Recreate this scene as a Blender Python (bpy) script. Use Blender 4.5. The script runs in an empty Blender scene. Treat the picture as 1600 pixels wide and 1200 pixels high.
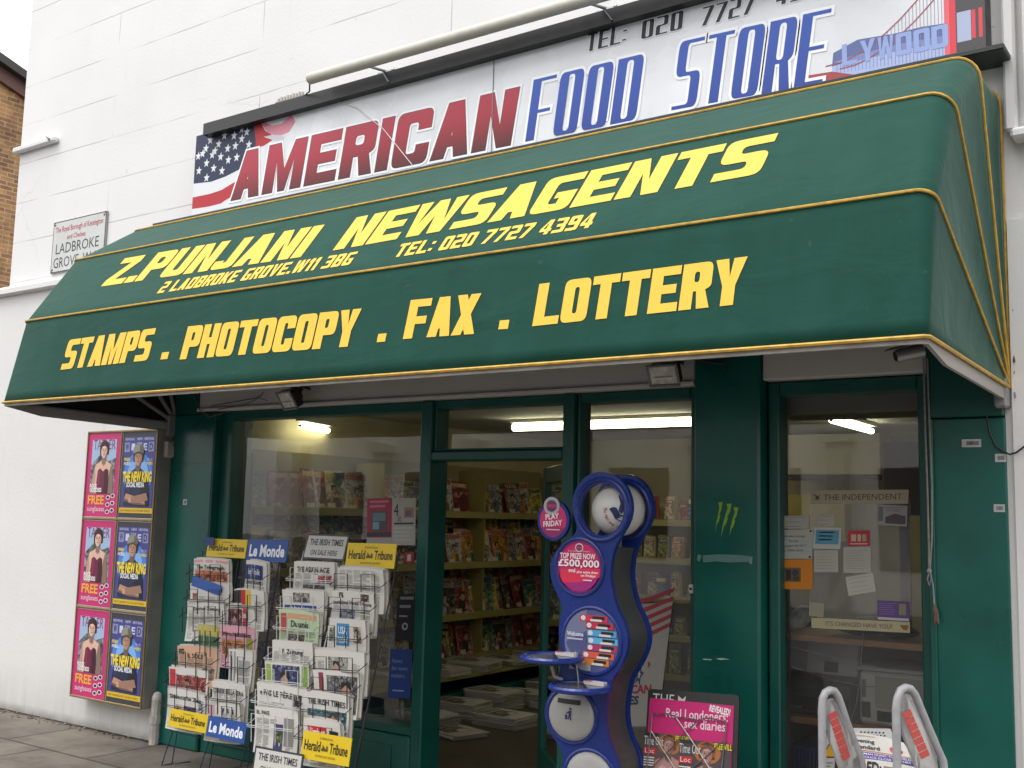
import bpy, math, random
from mathutils import Vector, Matrix
from mathutils.geometry import tessellate_polygon
R = math.radians
rnd = random.Random(7)
scn = bpy.context.scene
col = scn.collection

# ------------------------------------------------------------------ camera, sky, sun, exposure
CAM = Vector((0.0, -4.928, 1.6))
F_PX = 1700.0
RT = Vector((0.8178133, 0.5749716, 0.0242696))
UP = Vector((0.0492507, -0.1119451, 0.9924932))
FW = Vector((-0.5733722, 0.8104789, 0.1198680))
cd = bpy.data.cameras.new('camera'); cam = bpy.data.objects.new('camera', cd); col.objects.link(cam)
cd.sensor_width = 36; cd.lens = 36 * F_PX / 1600; cd.clip_end = 500; cd.clip_start = 0.05
cam.matrix_world = Matrix(((RT.x, UP.x, -FW.x, CAM.x), (RT.y, UP.y, -FW.y, CAM.y), (RT.z, UP.z, -FW.z, CAM.z), (0, 0, 0, 1)))
scn.camera = cam
SUN_EL, SUN_AZ = 66.0, 205.0        # azimuth measured from +Y, clockwise
world = bpy.data.worlds.new('World'); scn.world = world; world.use_nodes = True
wn = world.node_tree.nodes; wl = world.node_tree.links; wn.clear()
sky = wn.new('ShaderNodeTexSky'); sky.sky_type = 'NISHITA'; sky.sun_disc = False
sky.sun_elevation = R(SUN_EL); sky.sun_rotation = R(SUN_AZ); sky.dust_density = 6; sky.air_density = 1.4; sky.ozone_density = 1
hs = wn.new('ShaderNodeHueSaturation'); hs.inputs['Saturation'].default_value = 0.12
bg = wn.new('ShaderNodeBackground'); bg.inputs['Strength'].default_value = 0.15
wo = wn.new('ShaderNodeOutputWorld')
ov = wn.new('ShaderNodeMix'); ov.data_type = 'RGBA'; ov.inputs['Factor'].default_value = 0.6     # high thin overcast over the clear sky
geo = wn.new('ShaderNodeNewGeometry'); sep = wn.new('ShaderNodeSeparateXYZ'); wl.new(geo.outputs['Incoming'], sep.inputs[0])
mp = wn.new('ShaderNodeMapRange'); mp.inputs['From Min'].default_value = 0.0; mp.inputs['From Max'].default_value = -1.0; mp.inputs['To Min'].default_value = 8.0; mp.inputs['To Max'].default_value = 21.0
wl.new(sep.outputs['Z'], mp.inputs['Value']); cb = wn.new('ShaderNodeCombineXYZ')
for k_ in range(3): wl.new(mp.outputs[0], cb.inputs[k_])
wl.new(cb.outputs[0], ov.inputs[7])
wl.new(sky.outputs[0], hs.inputs['Color']); wl.new(hs.outputs[0], ov.inputs[6]); wl.new(ov.outputs[2], bg.inputs['Color']); wl.new(bg.outputs[0], wo.inputs['Surface'])
sl = bpy.data.lights.new('sun', 'SUN'); sl.energy = 0.8; sl.angle = R(30); sl.color = (1.0, 0.97, 0.93)
so = bpy.data.objects.new('sun', sl); col.objects.link(so); so.location = (0, -10, 12)
sd = Vector((math.sin(R(SUN_AZ)) * math.cos(R(SUN_EL)), math.cos(R(SUN_AZ)) * math.cos(R(SUN_EL)), math.sin(R(SUN_EL))))
so.rotation_euler = (-sd).to_track_quat('-Z', 'Y').to_euler()
scn.view_settings.view_transform = 'Standard'; scn.view_settings.look = 'None'
scn.view_settings.exposure = 0.3; scn.view_settings.gamma = 1
scn.render.engine = 'CYCLES'
scn.cycles.use_denoising = True
scn.cycles.max_bounces = 8; scn.cycles.transparent_max_bounces = 12
scn.cycles.sample_clamp_indirect = 4

# ------------------------------------------------------------------ measuring: a photo pixel's point on a plane of the place
def ray(px, py):
    return RT * (px - 800) + UP * (600 - py) + FW * F_PX
def P(px, py, Y=0.0):
    d = ray(px, py); return CAM + d * ((Y - CAM.y) / d.y)
def PX(px, py, X):
    d = ray(px, py); return CAM + d * ((X - CAM.x) / d.x)
def PZ(px, py, Z):
    d = ray(px, py); return CAM + d * ((Z - CAM.z) / d.z)
def PN(px, py, p0, n):
    d = ray(px, py); return CAM + d * ((p0 - CAM).dot(n) / d.dot(n))

# ------------------------------------------------------------------ materials
def lin(c):
    return c / 12.92 if c <= 0.04045 else ((c + 0.055) / 1.055) ** 2.4
def hexc(h):
    h = h.lstrip('#'); return tuple(lin(int(h[i:i + 2], 16) / 255) for i in (0, 2, 4))
MATS = {}
def mat(name, color, rough=0.6, var=0.0, scale=20, bump=0.0, bscale=60, metal=0.0, spec=0.5, coat=0.0):
    if name in MATS: return MATS[name]
    if isinstance(color, str): color = hexc(color)
    m = bpy.data.materials.new(name); m.use_nodes = True; MATS[name] = m
    nt = m.node_tree; b = nt.nodes['Principled BSDF']
    b.inputs['Base Color'].default_value = (*color, 1); b.inputs['Roughness'].default_value = rough
    b.inputs['Metallic'].default_value = metal; b.inputs['Specular IOR Level'].default_value = spec
    b.inputs['Coat Weight'].default_value = coat
    if var or bump:
        tc = nt.nodes.new('ShaderNodeTexCoord')
    if var:
        n = nt.nodes.new('ShaderNodeTexNoise'); n.inputs['Scale'].default_value = scale; n.inputs['Detail'].default_value = 6
        nt.links.new(tc.outputs['Object'], n.inputs['Vector'])
        r = nt.nodes.new('ShaderNodeValToRGB')
        r.color_ramp.elements[0].position = 0.3; r.color_ramp.elements[1].position = 0.7
        r.color_ramp.elements[0].color = (*[max(0, c * (1 - var)) for c in color], 1)
        r.color_ramp.elements[1].color = (*[min(1, c * (1 + var)) for c in color], 1)
        nt.links.new(n.outputs['Fac'], r.inputs['Fac']); nt.links.new(r.outputs['Color'], b.inputs['Base Color'])
        rr = nt.nodes.new('ShaderNodeMapRange'); rr.inputs['To Min'].default_value = max(0.05, rough - 0.12); rr.inputs['To Max'].default_value = min(1, rough + 0.12)
        nt.links.new(n.outputs['Fac'], rr.inputs['Value']); nt.links.new(rr.outputs['Result'], b.inputs['Roughness'])
    if bump:
        n2 = nt.nodes.new('ShaderNodeTexNoise'); n2.inputs['Scale'].default_value = bscale; n2.inputs['Detail'].default_value = 5
        nt.links.new(tc.outputs['Object'], n2.inputs['Vector'])
        bm_ = nt.nodes.new('ShaderNodeBump'); bm_.inputs['Strength'].default_value = bump; bm_.inputs['Distance'].default_value = 0.01
        nt.links.new(n2.outputs['Fac'], bm_.inputs['Height']); nt.links.new(bm_.outputs['Normal'], b.inputs['Normal'])
    return m
def ink(c, rough=0.5):
    if not isinstance(c, str): return c
    return mat('ink ' + c.lstrip('#'), c, rough)
def emit(name, color, s):
    m = bpy.data.materials.new(name); m.use_nodes = True
    b = m.node_tree.nodes['Principled BSDF']; b.inputs['Base Color'].default_value = (*color, 1)
    b.inputs['Emission Color'].default_value = (*color, 1); b.inputs['Emission Strength'].default_value = s
    return m
def glass_mat(name, tint=(1, 1, 1), ior=1.9, dust_haze=.06):
    m = bpy.data.materials.new(name); m.use_nodes = True; nt = m.node_tree; nt.nodes.clear()
    o = nt.nodes.new('ShaderNodeOutputMaterial'); mx = nt.nodes.new('ShaderNodeMixShader'); fr = nt.nodes.new('ShaderNodeFresnel')
    t = nt.nodes.new('ShaderNodeBsdfTransparent'); g = nt.nodes.new('ShaderNodeBsdfGlossy')
    t.inputs['Color'].default_value = (*tint, 1); g.inputs['Roughness'].default_value = 0.01; fr.inputs['IOR'].default_value = ior
    tc = nt.nodes.new('ShaderNodeTexCoord'); n = nt.nodes.new('ShaderNodeTexNoise'); n.inputs['Scale'].default_value = 1.3
    bp = nt.nodes.new('ShaderNodeBump'); bp.inputs['Strength'].default_value = 0.03; bp.inputs['Distance'].default_value = 0.05
    nt.links.new(tc.outputs['Object'], n.inputs['Vector']); nt.links.new(n.outputs['Fac'], bp.inputs['Height']); nt.links.new(bp.outputs['Normal'], g.inputs['Normal'])
    # smeared dirt film whose pale colour also paints in the haze of street reflections
    df = nt.nodes.new('ShaderNodeBsdfDiffuse'); df.inputs['Color'].default_value = (.62, .60, .58, 1); mp = nt.nodes.new('ShaderNodeMapping'); mp.inputs['Scale'].default_value = (2.5, 2.5, .9); mp.inputs['Rotation'].default_value = (0, R(35), 0)
    n2 = nt.nodes.new('ShaderNodeTexNoise'); n2.inputs['Scale'].default_value = 1.6; n2.inputs['Detail'].default_value = 6; nt.links.new(tc.outputs['Object'], mp.inputs['Vector']); nt.links.new(mp.outputs[0], n2.inputs['Vector'])
    mr = nt.nodes.new('ShaderNodeMapRange'); mr.inputs['From Min'].default_value = .35; mr.inputs['From Max'].default_value = .7; mr.inputs['To Min'].default_value = .012; mr.inputs['To Max'].default_value = dust_haze
    mt_ = nt.nodes.new('ShaderNodeMixShader'); nt.links.new(n2.outputs['Fac'], mr.inputs['Value']); nt.links.new(mr.outputs[0], mt_.inputs[0]); nt.links.new(t.outputs[0], mt_.inputs[1]); nt.links.new(df.outputs[0], mt_.inputs[2])
    nt.links.new(fr.outputs[0], mx.inputs[0]); nt.links.new(mt_.outputs[0], mx.inputs[1]); nt.links.new(g.outputs[0], mx.inputs[2]); nt.links.new(mx.outputs[0], o.inputs[0])
    return m

def wall_paint(name, color, lines=True, dirt=True):
    """white painted render: faint scored block joints, hairline cracks, grey streaks near the pavement"""
    m = bpy.data.materials.new(name); m.use_nodes = True; nt = m.node_tree; N = nt.nodes; L = nt.links
    b = N['Principled BSDF']; b.inputs['Roughness'].default_value = 0.75
    tc = N.new('ShaderNodeTexCoord'); sx = N.new('ShaderNodeSeparateXYZ'); L.new(tc.outputs['Object'], sx.inputs[0])
    cx = N.new('ShaderNodeCombineXYZ'); L.new(sx.outputs['X'], cx.inputs['X']); L.new(sx.outputs['Z'], cx.inputs['Y'])
    def noise(scale, det, vec, rough=0.5):
        n = N.new('ShaderNodeTexNoise'); n.inputs['Scale'].default_value = scale; n.inputs['Detail'].default_value = det
        n.inputs['Roughness'].default_value = rough; L.new(vec, n.inputs['Vector']); return n
    def math_(op, a, c=None):
        n = N.new('ShaderNodeMath'); n.operation = op
        if hasattr(a, 'links'): L.new(a, n.inputs[0])
        else: n.inputs[0].default_value = a
        if c is not None:
            if hasattr(c, 'links'): L.new(c, n.inputs[1])
            else: n.inputs[1].default_value = c
        n.use_clamp = True; return n.outputs[0]
    def mix(fac, c1, c2):
        n = N.new('ShaderNodeMix'); n.data_type = 'RGBA'
        L.new(fac, n.inputs['Factor'])
        for k, c in ((6, c1), (7, c2)):
            if hasattr(c, 'links'): L.new(c, n.inputs[k])
            else: n.inputs[k].default_value = (*c, 1)
        return n.outputs[2]
    big = noise(1.2, 4, cx.outputs[0]); c = mix(big.outputs['Fac'], tuple(x * 0.9 for x in color), tuple(min(1, x * 1.06) for x in color))
    fine = noise(45, 5, tc.outputs['Object'], 0.7)
    hgt = fine.outputs['Fac']
    if lines:
        br = N.new('ShaderNodeTexBrick'); br.inputs['Scale'].default_value = 1.0; br.offset = 0.5
        br.inputs['Brick Width'].default_value = 3.4; br.inputs['Row Height'].default_value = 0.345; br.inputs['Mortar Size'].default_value = 0.005
        br.inputs['Mortar Smooth'].default_value = 0.3
        wv = noise(3, 3, cx.outputs[0]); va = N.new('ShaderNodeVectorMath'); va.operation = 'MULTIPLY_ADD'
        L.new(wv.outputs['Color'], va.inputs[0]); va.inputs[1].default_value = (0.012, 0.012, 0); L.new(cx.outputs[0], va.inputs[2])
        L.new(va.outputs[0], br.inputs['Vector'])
        msk = noise(1.7, 2, cx.outputs[0]); mr = N.new('ShaderNodeMapRange'); mr.inputs['From Min'].default_value = 0.36; mr.inputs['From Max'].default_value = 0.56
        L.new(msk.outputs['Fac'], mr.inputs['Value'])
        f = math_('MULTIPLY', br.outputs['Fac'], mr.outputs['Result']); f = math_('MULTIPLY', f, 0.5)
        c = mix(f, c, (0.23, 0.22, 0.22))
        vo = N.new('ShaderNodeTexVoronoi'); vo.feature = 'DISTANCE_TO_EDGE'; vo.inputs['Scale'].default_value = 0.55
        va2 = N.new('ShaderNodeVectorMath'); va2.operation = 'MULTIPLY_ADD'; wv2 = noise(5, 5, cx.outputs[0])
        L.new(wv2.outputs['Color'], va2.inputs[0]); va2.inputs[1].default_value = (0.22, 0.22, 0); L.new(cx.outputs[0], va2.inputs[2]); L.new(va2.outputs[0], vo.inputs['Vector'])
        cr = N.new('ShaderNodeMapRange'); cr.inputs['From Min'].default_value = 0.0; cr.inputs['From Max'].default_value = 0.004; cr.inputs['To Min'].default_value = 0.22; cr.inputs['To Max'].default_value = 0
        L.new(vo.outputs['Distance'], cr.inputs['Value'])
        m2 = noise(0.9, 2, cx.outputs[0]); mr2 = N.new('ShaderNodeMapRange'); mr2.inputs['From Min'].default_value = 0.5; mr2.inputs['From Max'].default_value = 0.6; L.new(m2.outputs['Fac'], mr2.inputs['Value'])
        f2 = math_('MULTIPLY', cr.outputs['Result'], mr2.outputs['Result']); c = mix(f2, c, (0.3, 0.29, 0.28))
    if lines:
        hgt2 = math_('SUBTRACT', hgt, f)
        hgt = hgt2
    if dirt:
        # grime that has splashed up from the pavement, and run-down streaks
        zr = N.new('ShaderNodeMapRange'); zr.inputs['From Min'].default_value = 0.0; zr.inputs['From Max'].default_value = 0.4; zr.inputs['To Min'].default_value = 0.75; zr.inputs['To Max'].default_value = 0
        L.new(sx.outputs['Z'], zr.inputs['Value'])
        zr2 = N.new('ShaderNodeMapRange'); zr2.inputs['From Min'].default_value = 0.0; zr2.inputs['From Max'].default_value = 0.07; zr2.inputs['To Min'].default_value = 1.3; zr2.inputs['To Max'].default_value = 0; L.new(sx.outputs['Z'], zr2.inputs['Value'])
        gn = noise(9, 4, cx.outputs[0]); c = mix(math_('MULTIPLY', zr2.outputs['Result'], gn.outputs['Fac']), c, (.10, .085, .075))
        st = N.new('ShaderNodeMapping'); st.inputs['Scale'].default_value = (9, 9, 0.7); L.new(tc.outputs['Object'], st.inputs['Vector'])
        sn = noise(1.5, 5, st.outputs[0], 0.65)
        d = math_('MULTIPLY', zr.outputs['Result'], sn.outputs['Fac']); c = mix(d, c, (0.33, 0.30, 0.27))
        sr = N.new('ShaderNodeMapRange'); sr.inputs['From Min'].default_value = 0.62; sr.inputs['From Max'].default_value = 0.85; sr.inputs['To Max'].default_value = 0.3
        L.new(sn.outputs['Fac'], sr.inputs['Value']); c = mix(sr.outputs['Result'], c, (0.45, 0.42, 0.4))
        sp = noise(14, 3, cx.outputs[0]); pr = N.new('ShaderNodeMapRange'); pr.inputs['From Min'].default_value = 0.74; pr.inputs['From Max'].default_value = 0.78; pr.inputs['To Max'].default_value = 0.4
        L.new(sp.outputs['Fac'], pr.inputs['Value']); c = mix(pr.outputs['Result'], c, (0.4, 0.38, 0.36))
    L.new(c, b.inputs['Base Color'])
    bp = N.new('ShaderNodeBump'); bp.inputs['Strength'].default_value = 0.25; bp.inputs['Distance'].default_value = 0.006
    L.new(hgt, bp.inputs['Height']); L.new(bp.outputs['Normal'], b.inputs['Normal'])
    return m

def brick_mat(name, c1, c2, mortar, axis='Y', w=0.225, h=0.075, scale=1.0, ms=0.01, rough=0.85):
    m = bpy.data.materials.new(name); m.use_nodes = True; nt = m.node_tree; N = nt.nodes; L = nt.links; b = N['Principled BSDF']
    b.inputs['Roughness'].default_value = rough
    tc = N.new('ShaderNodeTexCoord'); sx = N.new('ShaderNodeSeparateXYZ'); L.new(tc.outputs['Object'], sx.inputs[0])
    cx = N.new('ShaderNodeCombineXYZ')
    a, bb = {'Y': ('Y', 'Z'), 'X': ('X', 'Z'), 'G': ('X', 'Y')}[axis]
    L.new(sx.outputs[a], cx.inputs['X']); L.new(sx.outputs[bb], cx.inputs['Y'])
    br = N.new('ShaderNodeTexBrick'); br.inputs['Scale'].default_value = scale; br.inputs['Brick Width'].default_value = w; br.inputs['Row Height'].default_value = h
    br.inputs['Mortar Size'].default_value = ms; br.inputs['Color1'].default_value = (*c1, 1); br.inputs['Color2'].default_value = (*c2, 1); br.inputs['Mortar'].default_value = (*mortar, 1)
    br.inputs['Bias'].default_value = -0.1
    L.new(cx.outputs[0], br.inputs['Vector'])
    n = N.new('ShaderNodeTexNoise'); n.inputs['Scale'].default_value = 2.5; n.inputs['Detail'].default_value = 8; n.inputs['Roughness'].default_value = 0.7; L.new(tc.outputs['Object'], n.inputs['Vector'])
    r = N.new('ShaderNodeValToRGB'); r.color_ramp.elements[0].color = (0.5, 0.48, 0.46, 1); r.color_ramp.elements[1].color = (1.3, 1.27, 1.22, 1); r.color_ramp.elements[0].position = 0.3; r.color_ramp.elements[1].position = 0.7
    L.new(n.outputs['Fac'], r.inputs['Fac'])
    mx = N.new('ShaderNodeMix'); mx.data_type = 'RGBA'; mx.blend_type = 'MULTIPLY'; mx.inputs['Factor'].default_value = 1.0
    L.new(br.outputs['Color'], mx.inputs[6]); L.new(r.outputs['Color'], mx.inputs[7]); L.new(mx.outputs[2], b.inputs['Base Color'])
    bp = N.new('ShaderNodeBump'); bp.inputs['Strength'].default_value = 0.5; bp.inputs['Distance'].default_value = 0.01
    ad = N.new('ShaderNodeMath'); ad.operation = 'SUBTRACT'; L.new(n.outputs['Fac'], ad.inputs[0]); L.new(br.outputs['Fac'], ad.inputs[1])
    L.new(ad.outputs[0], bp.inputs['Height']); L.new(bp.outputs['Normal'], b.inputs['Normal'])
    return m

def print_mat(tint, scale=28):
    """a printed colour photograph too small to make out: soft patches of dark, the main tint and pale"""
    name = 'photo print %s %d' % (tint.lstrip('#'), scale)
    if name in MATS: return MATS[name]
    m = mat(name, tint, .45); nt = m.node_tree; N = nt.nodes; L = nt.links; c = hexc(tint)
    tc = N.new('ShaderNodeTexCoord'); n = N.new('ShaderNodeTexNoise'); n.inputs['Scale'].default_value = scale; n.inputs['Detail'].default_value = 3; n.inputs['Distortion'].default_value = 1.2
    L.new(tc.outputs['Object'], n.inputs['Vector']); r = N.new('ShaderNodeValToRGB'); L.new(n.outputs['Fac'], r.inputs['Fac']); r.color_ramp.elements.new(.5); r.color_ramp.elements.new(.5)
    g_ = sum(c) / 3
    for e, (p, k) in zip(r.color_ramp.elements, ((.32, (.03, .028, .03)), (.45, tuple(x * .55 for x in c)), (.54, c), (.68, tuple(min(.75, x * .6 + .3) for x in c)))): e.position = p; e.color = (*k, 1)
    L.new(r.outputs['Color'], N['Principled BSDF'].inputs['Base Color']); return m

def canvas_mat():
    """woven awning canvas: fine weave, slack wrinkles, faded dusty patches and run-down streaks"""
    m = mat('green awning canvas', (0.005, 0.062, 0.042), .75, spec=.2); nt = m.node_tree; N = nt.nodes; L = nt.links; b = N['Principled BSDF']
    b.inputs['Sheen Weight'].default_value = .2; b.inputs['Sheen Roughness'].default_value = .35; b.inputs['Sheen Tint'].default_value = (.75, .95, .88, 1)
    tc = N.new('ShaderNodeTexCoord'); mp = N.new('ShaderNodeMapping'); mp.inputs['Scale'].default_value = (3, 1.2, 1.2); L.new(tc.outputs['Object'], mp.inputs['Vector'])
    n = N.new('ShaderNodeTexNoise'); n.inputs['Scale'].default_value = 1.6; n.inputs['Detail'].default_value = 7; n.inputs['Roughness'].default_value = .62; L.new(mp.outputs[0], n.inputs['Vector'])
    r = N.new('ShaderNodeValToRGB'); L.new(n.outputs['Fac'], r.inputs['Fac'])
    r.color_ramp.elements[0].position = .35; r.color_ramp.elements[0].color = (.003, .047, .032, 1); r.color_ramp.elements[1].position = .75; r.color_ramp.elements[1].color = (.006, .058, .042, 1)
    g_ = N.new('ShaderNodeTexNoise'); g_.inputs['Scale'].default_value = 26; g_.inputs['Detail'].default_value = 3; L.new(tc.outputs['Object'], g_.inputs['Vector'])
    mr = N.new('ShaderNodeMapRange'); mr.inputs['From Min'].default_value = .70; mr.inputs['From Max'].default_value = .76; mr.inputs['To Max'].default_value = .25; L.new(g_.outputs['Fac'], mr.inputs['Value'])
    mx = N.new('ShaderNodeMix'); mx.data_type = 'RGBA'; L.new(mr.outputs[0], mx.inputs['Factor']); L.new(r.outputs['Color'], mx.inputs[6]); mx.inputs[7].default_value = (.06, .12, .10, 1); L.new(mx.outputs[2], b.inputs['Base Color'])
    wv = N.new('ShaderNodeTexNoise'); wv.inputs['Scale'].default_value = 2.2; wv.inputs['Detail'].default_value = 3; wv.inputs['Distortion'].default_value = .8
    m2 = N.new('ShaderNodeMapping'); m2.inputs['Scale'].default_value = (1.0, 2.2, 2.2); m2.inputs['Rotation'].default_value = (0, .5, .2); L.new(tc.outputs['Object'], m2.inputs['Vector']); L.new(m2.outputs[0], wv.inputs['Vector'])
    bp = N.new('ShaderNodeBump'); bp.inputs['Strength'].default_value = .17; bp.inputs['Distance'].default_value = .05; L.new(wv.outputs['Fac'], bp.inputs['Height'])
    we = N.new('ShaderNodeTexNoise'); we.inputs['Scale'].default_value = 350; L.new(tc.outputs['Object'], we.inputs['Vector']); b2 = N.new('ShaderNodeBump'); b2.inputs['Strength'].default_value = .25; b2.inputs['Distance'].default_value = .002
    L.new(we.outputs['Fac'], b2.inputs['Height']); L.new(bp.outputs['Normal'], b2.inputs['Normal']); L.new(b2.outputs['Normal'], b.inputs['Normal'])
    return m

def grad_mat(name, stops, z0, z1, rough=0.4, axis='Z'):
    """a print whose colour runs from one ink to another up the sign"""
    m = bpy.data.materials.new(name); m.use_nodes = True; nt = m.node_tree; N = nt.nodes; L = nt.links; b = N['Principled BSDF']
    b.inputs['Roughness'].default_value = rough
    tc = N.new('ShaderNodeTexCoord'); sx = N.new('ShaderNodeSeparateXYZ'); L.new(tc.outputs['Object'], sx.inputs[0])
    mr = N.new('ShaderNodeMapRange'); mr.inputs['From Min'].default_value = z0; mr.inputs['From Max'].default_value = z1; L.new(sx.outputs[axis], mr.inputs['Value'])
    r = N.new('ShaderNodeValToRGB'); L.new(mr.outputs['Result'], r.inputs['Fac'])
    while len(r.color_ramp.elements) < len(stops): r.color_ramp.elements.new(0.5)
    for e, (p, c) in zip(r.color_ramp.elements, stops): e.position = p; e.color = (*hexc(c), 1)
    L.new(r.outputs['Color'], b.inputs['Base Color'])
    return m

# ------------------------------------------------------------------ mesh builder
ORG = {}
class MB:
    def __init__(s): s.v = []; s.f = []; s.m = []; s.ms = []
    def mi(s, m):
        m = ink(m)
        if m not in s.ms: s.ms.append(m)
        return s.ms.index(m)
    def add(s, vs, fs, m):
        o = len(s.v); s.v += [Vector(v) for v in vs]; k = s.mi(m)
        for f in fs: s.f.append([i + o for i in f]); s.m.append(k)
    def box(s, x0, x1, y0, y1, z0, z1, m, mtx=None):
        vs = [Vector((x, y, z)) for z in (z0, z1) for x, y in ((x0, y0), (x1, y0), (x1, y1), (x0, y1))]
        if mtx: vs = [mtx @ v for v in vs]
        s.add(vs, [(3, 2, 1, 0), (4, 5, 6, 7), (0, 1, 5, 4), (1, 2, 6, 5), (2, 3, 7, 6), (3, 0, 4, 7)], m); return s
    def bbox(s, x0, x1, y0, y1, z0, z1, m, b=0.006, mtx=None):
        """a box with chamfered edges"""
        b = min(b, (x1 - x0) * .4, (y1 - y0) * .4, (z1 - z0) * .4)
        vs = []
        for z, zi in ((z0, 1), (z1, -1)):
            for y, yi in ((y0, 1), (y1, -1)):
                for x, xi in ((x0, 1), (x1, -1)):
                    vs += [Vector((x, y + yi * b, z + zi * b)), Vector((x + xi * b, y, z + zi * b)), Vector((x + xi * b, y + yi * b, z))]
        if mtx: vs = [mtx @ v for v in vs]
        def I(x, y, z, k): return 3 * (x + 2 * y + 4 * z) + k
        fs = []
        for a in (0, 1):
            q = [I(a, 0, 0, 0), I(a, 1, 0, 0), I(a, 1, 1, 0), I(a, 0, 1, 0)]; fs.append(q if a else q[::-1])
            q = [I(0, a, 0, 1), I(0, a, 1, 1), I(1, a, 1, 1), I(1, a, 0, 1)]; fs.append(q if a else q[::-1])
            q = [I(0, 0, a, 2), I(1, 0, a, 2), I(1, 1, a, 2), I(0, 1, a, 2)]; fs.append(q if a else q[::-1])
        for a in (0, 1):
            for c in (0, 1):
                fs.append([I(a, c, 0, 0), I(a, c, 0, 1), I(a, c, 1, 1), I(a, c, 1, 0)])
                fs.append([I(a, 0, c, 0), I(a, 0, c, 2), I(a, 1, c, 2), I(a, 1, c, 0)])
                fs.append([I(0, a, c, 1), I(0, a, c, 2), I(1, a, c, 2), I(1, a, c, 1)])
        for z in (0, 1):
            for y in (0, 1):
                for x in (0, 1): fs.append([I(x, y, z, 0), I(x, y, z, 1), I(x, y, z, 2)])
        s.add(vs, fs, m); return s
    def tube(s, pts, r, m, n=8, closed=False):
        pts = [Vector(p) for p in pts]; k = len(pts); vs = []; nrm = None
        for i, p in enumerate(pts):
            if closed: t = pts[(i + 1) % k] - pts[i - 1]
            else: t = pts[min(i + 1, k - 1)] - pts[max(i - 1, 0)]
            t.normalize()
            if nrm is None: nrm = t.orthogonal().normalized()
            nrm = (nrm - t * nrm.dot(t))
            if nrm.length < 1e-6: nrm = t.orthogonal()
            nrm.normalize(); b = t.cross(nrm)
            rr = r[i] if isinstance(r, (list, tuple)) else r
            vs += [p + (nrm * math.cos(a) + b * math.sin(a)) * rr for a in (2 * math.pi * j / n for j in range(n))]
        fs = []
        for i in range(k if closed else k - 1):
            a = i * n; c = ((i + 1) % k) * n
            for j in range(n): fs.append((a + j, a + (j + 1) % n, c + (j + 1) % n, c + j))
        if not closed: fs += [tuple(range(n))[::-1], tuple(range((k - 1) * n, k * n))]
        s.add(vs, fs, m); return s
    def prism(s, cont, f, d0, d1, m, sides=None):
        """outline with holes, swept from depth d0 to d1; f(u,v,d) -> point"""
        flat = [p for c in cont for p in c]; n = len(flat)
        tri = tessellate_polygon([[Vector((p[0], p[1], 0)) for p in c] for c in cont])
        s.add([f(p[0], p[1], d1) for p in flat], [tuple(t) for t in tri], m)
        s.add([f(p[0], p[1], d0) for p in flat], [tuple(t)[::-1] for t in tri], m)
        for c in cont:
            k = len(c)
            s.add([f(p[0], p[1], d) for d in (d0, d1) for p in c], [(i, (i + 1) % k, k + (i + 1) % k, k + i) for i in range(k)], sides or m)
        return s
    def ball(s, c, rx, ry, rz, m, n=20, k=12, rot=None):
        vs = []; c = Vector(c)
        for i in range(k + 1):
            t = math.pi * i / k
            for j in range(n):
                a = 2 * math.pi * j / n; v = Vector((rx * math.sin(t) * math.cos(a), ry * math.sin(t) * math.sin(a), rz * math.cos(t)))
                vs.append(c + (rot @ v if rot else v))
        fs = [(i * n + j, (i + 1) * n + j, (i + 1) * n + (j + 1) % n, i * n + (j + 1) % n) for i in range(k) for j in range(n)]
        s.add(vs, fs, m); return s
    def build(s, name, parent=None, smooth=False, org=None):
        o = Vector(ORG.get(parent.name, (0, 0, 0))) if parent else Vector(org or (0, 0, 0))
        me = bpy.data.meshes.new(name)
        me.from_pydata([tuple(v - o) for v in s.v], [], s.f)
        for m in s.ms: me.materials.append(m)
        me.polygons.foreach_set('material_index', s.m)
        if smooth:
            me.polygons.foreach_set('use_smooth', [True] * len(me.polygons))
            try: me.set_sharp_from_angle(angle=R(38))
            except Exception: pass
        me.update()
        ob = bpy.data.objects.new(name, me); col.objects.link(ob)
        if parent: ob.parent = parent; ORG[ob.name] = o
        else: ob.location = o; ORG[ob.name] = o
        return ob
def tag(o, label=None, cat=None, group=None, kind=None):
    if label: o['label'] = label
    if cat: o['category'] = cat
    if group: o['group'] = group
    if kind: o['kind'] = kind
    return o
def thing(name, label, cat, loc, group=None):
    o = bpy.data.objects.new(name, None); col.objects.link(o); o.location = loc; o.empty_display_size = 0.1
    ORG[o.name] = Vector(loc); return tag(o, label, cat, group)

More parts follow.
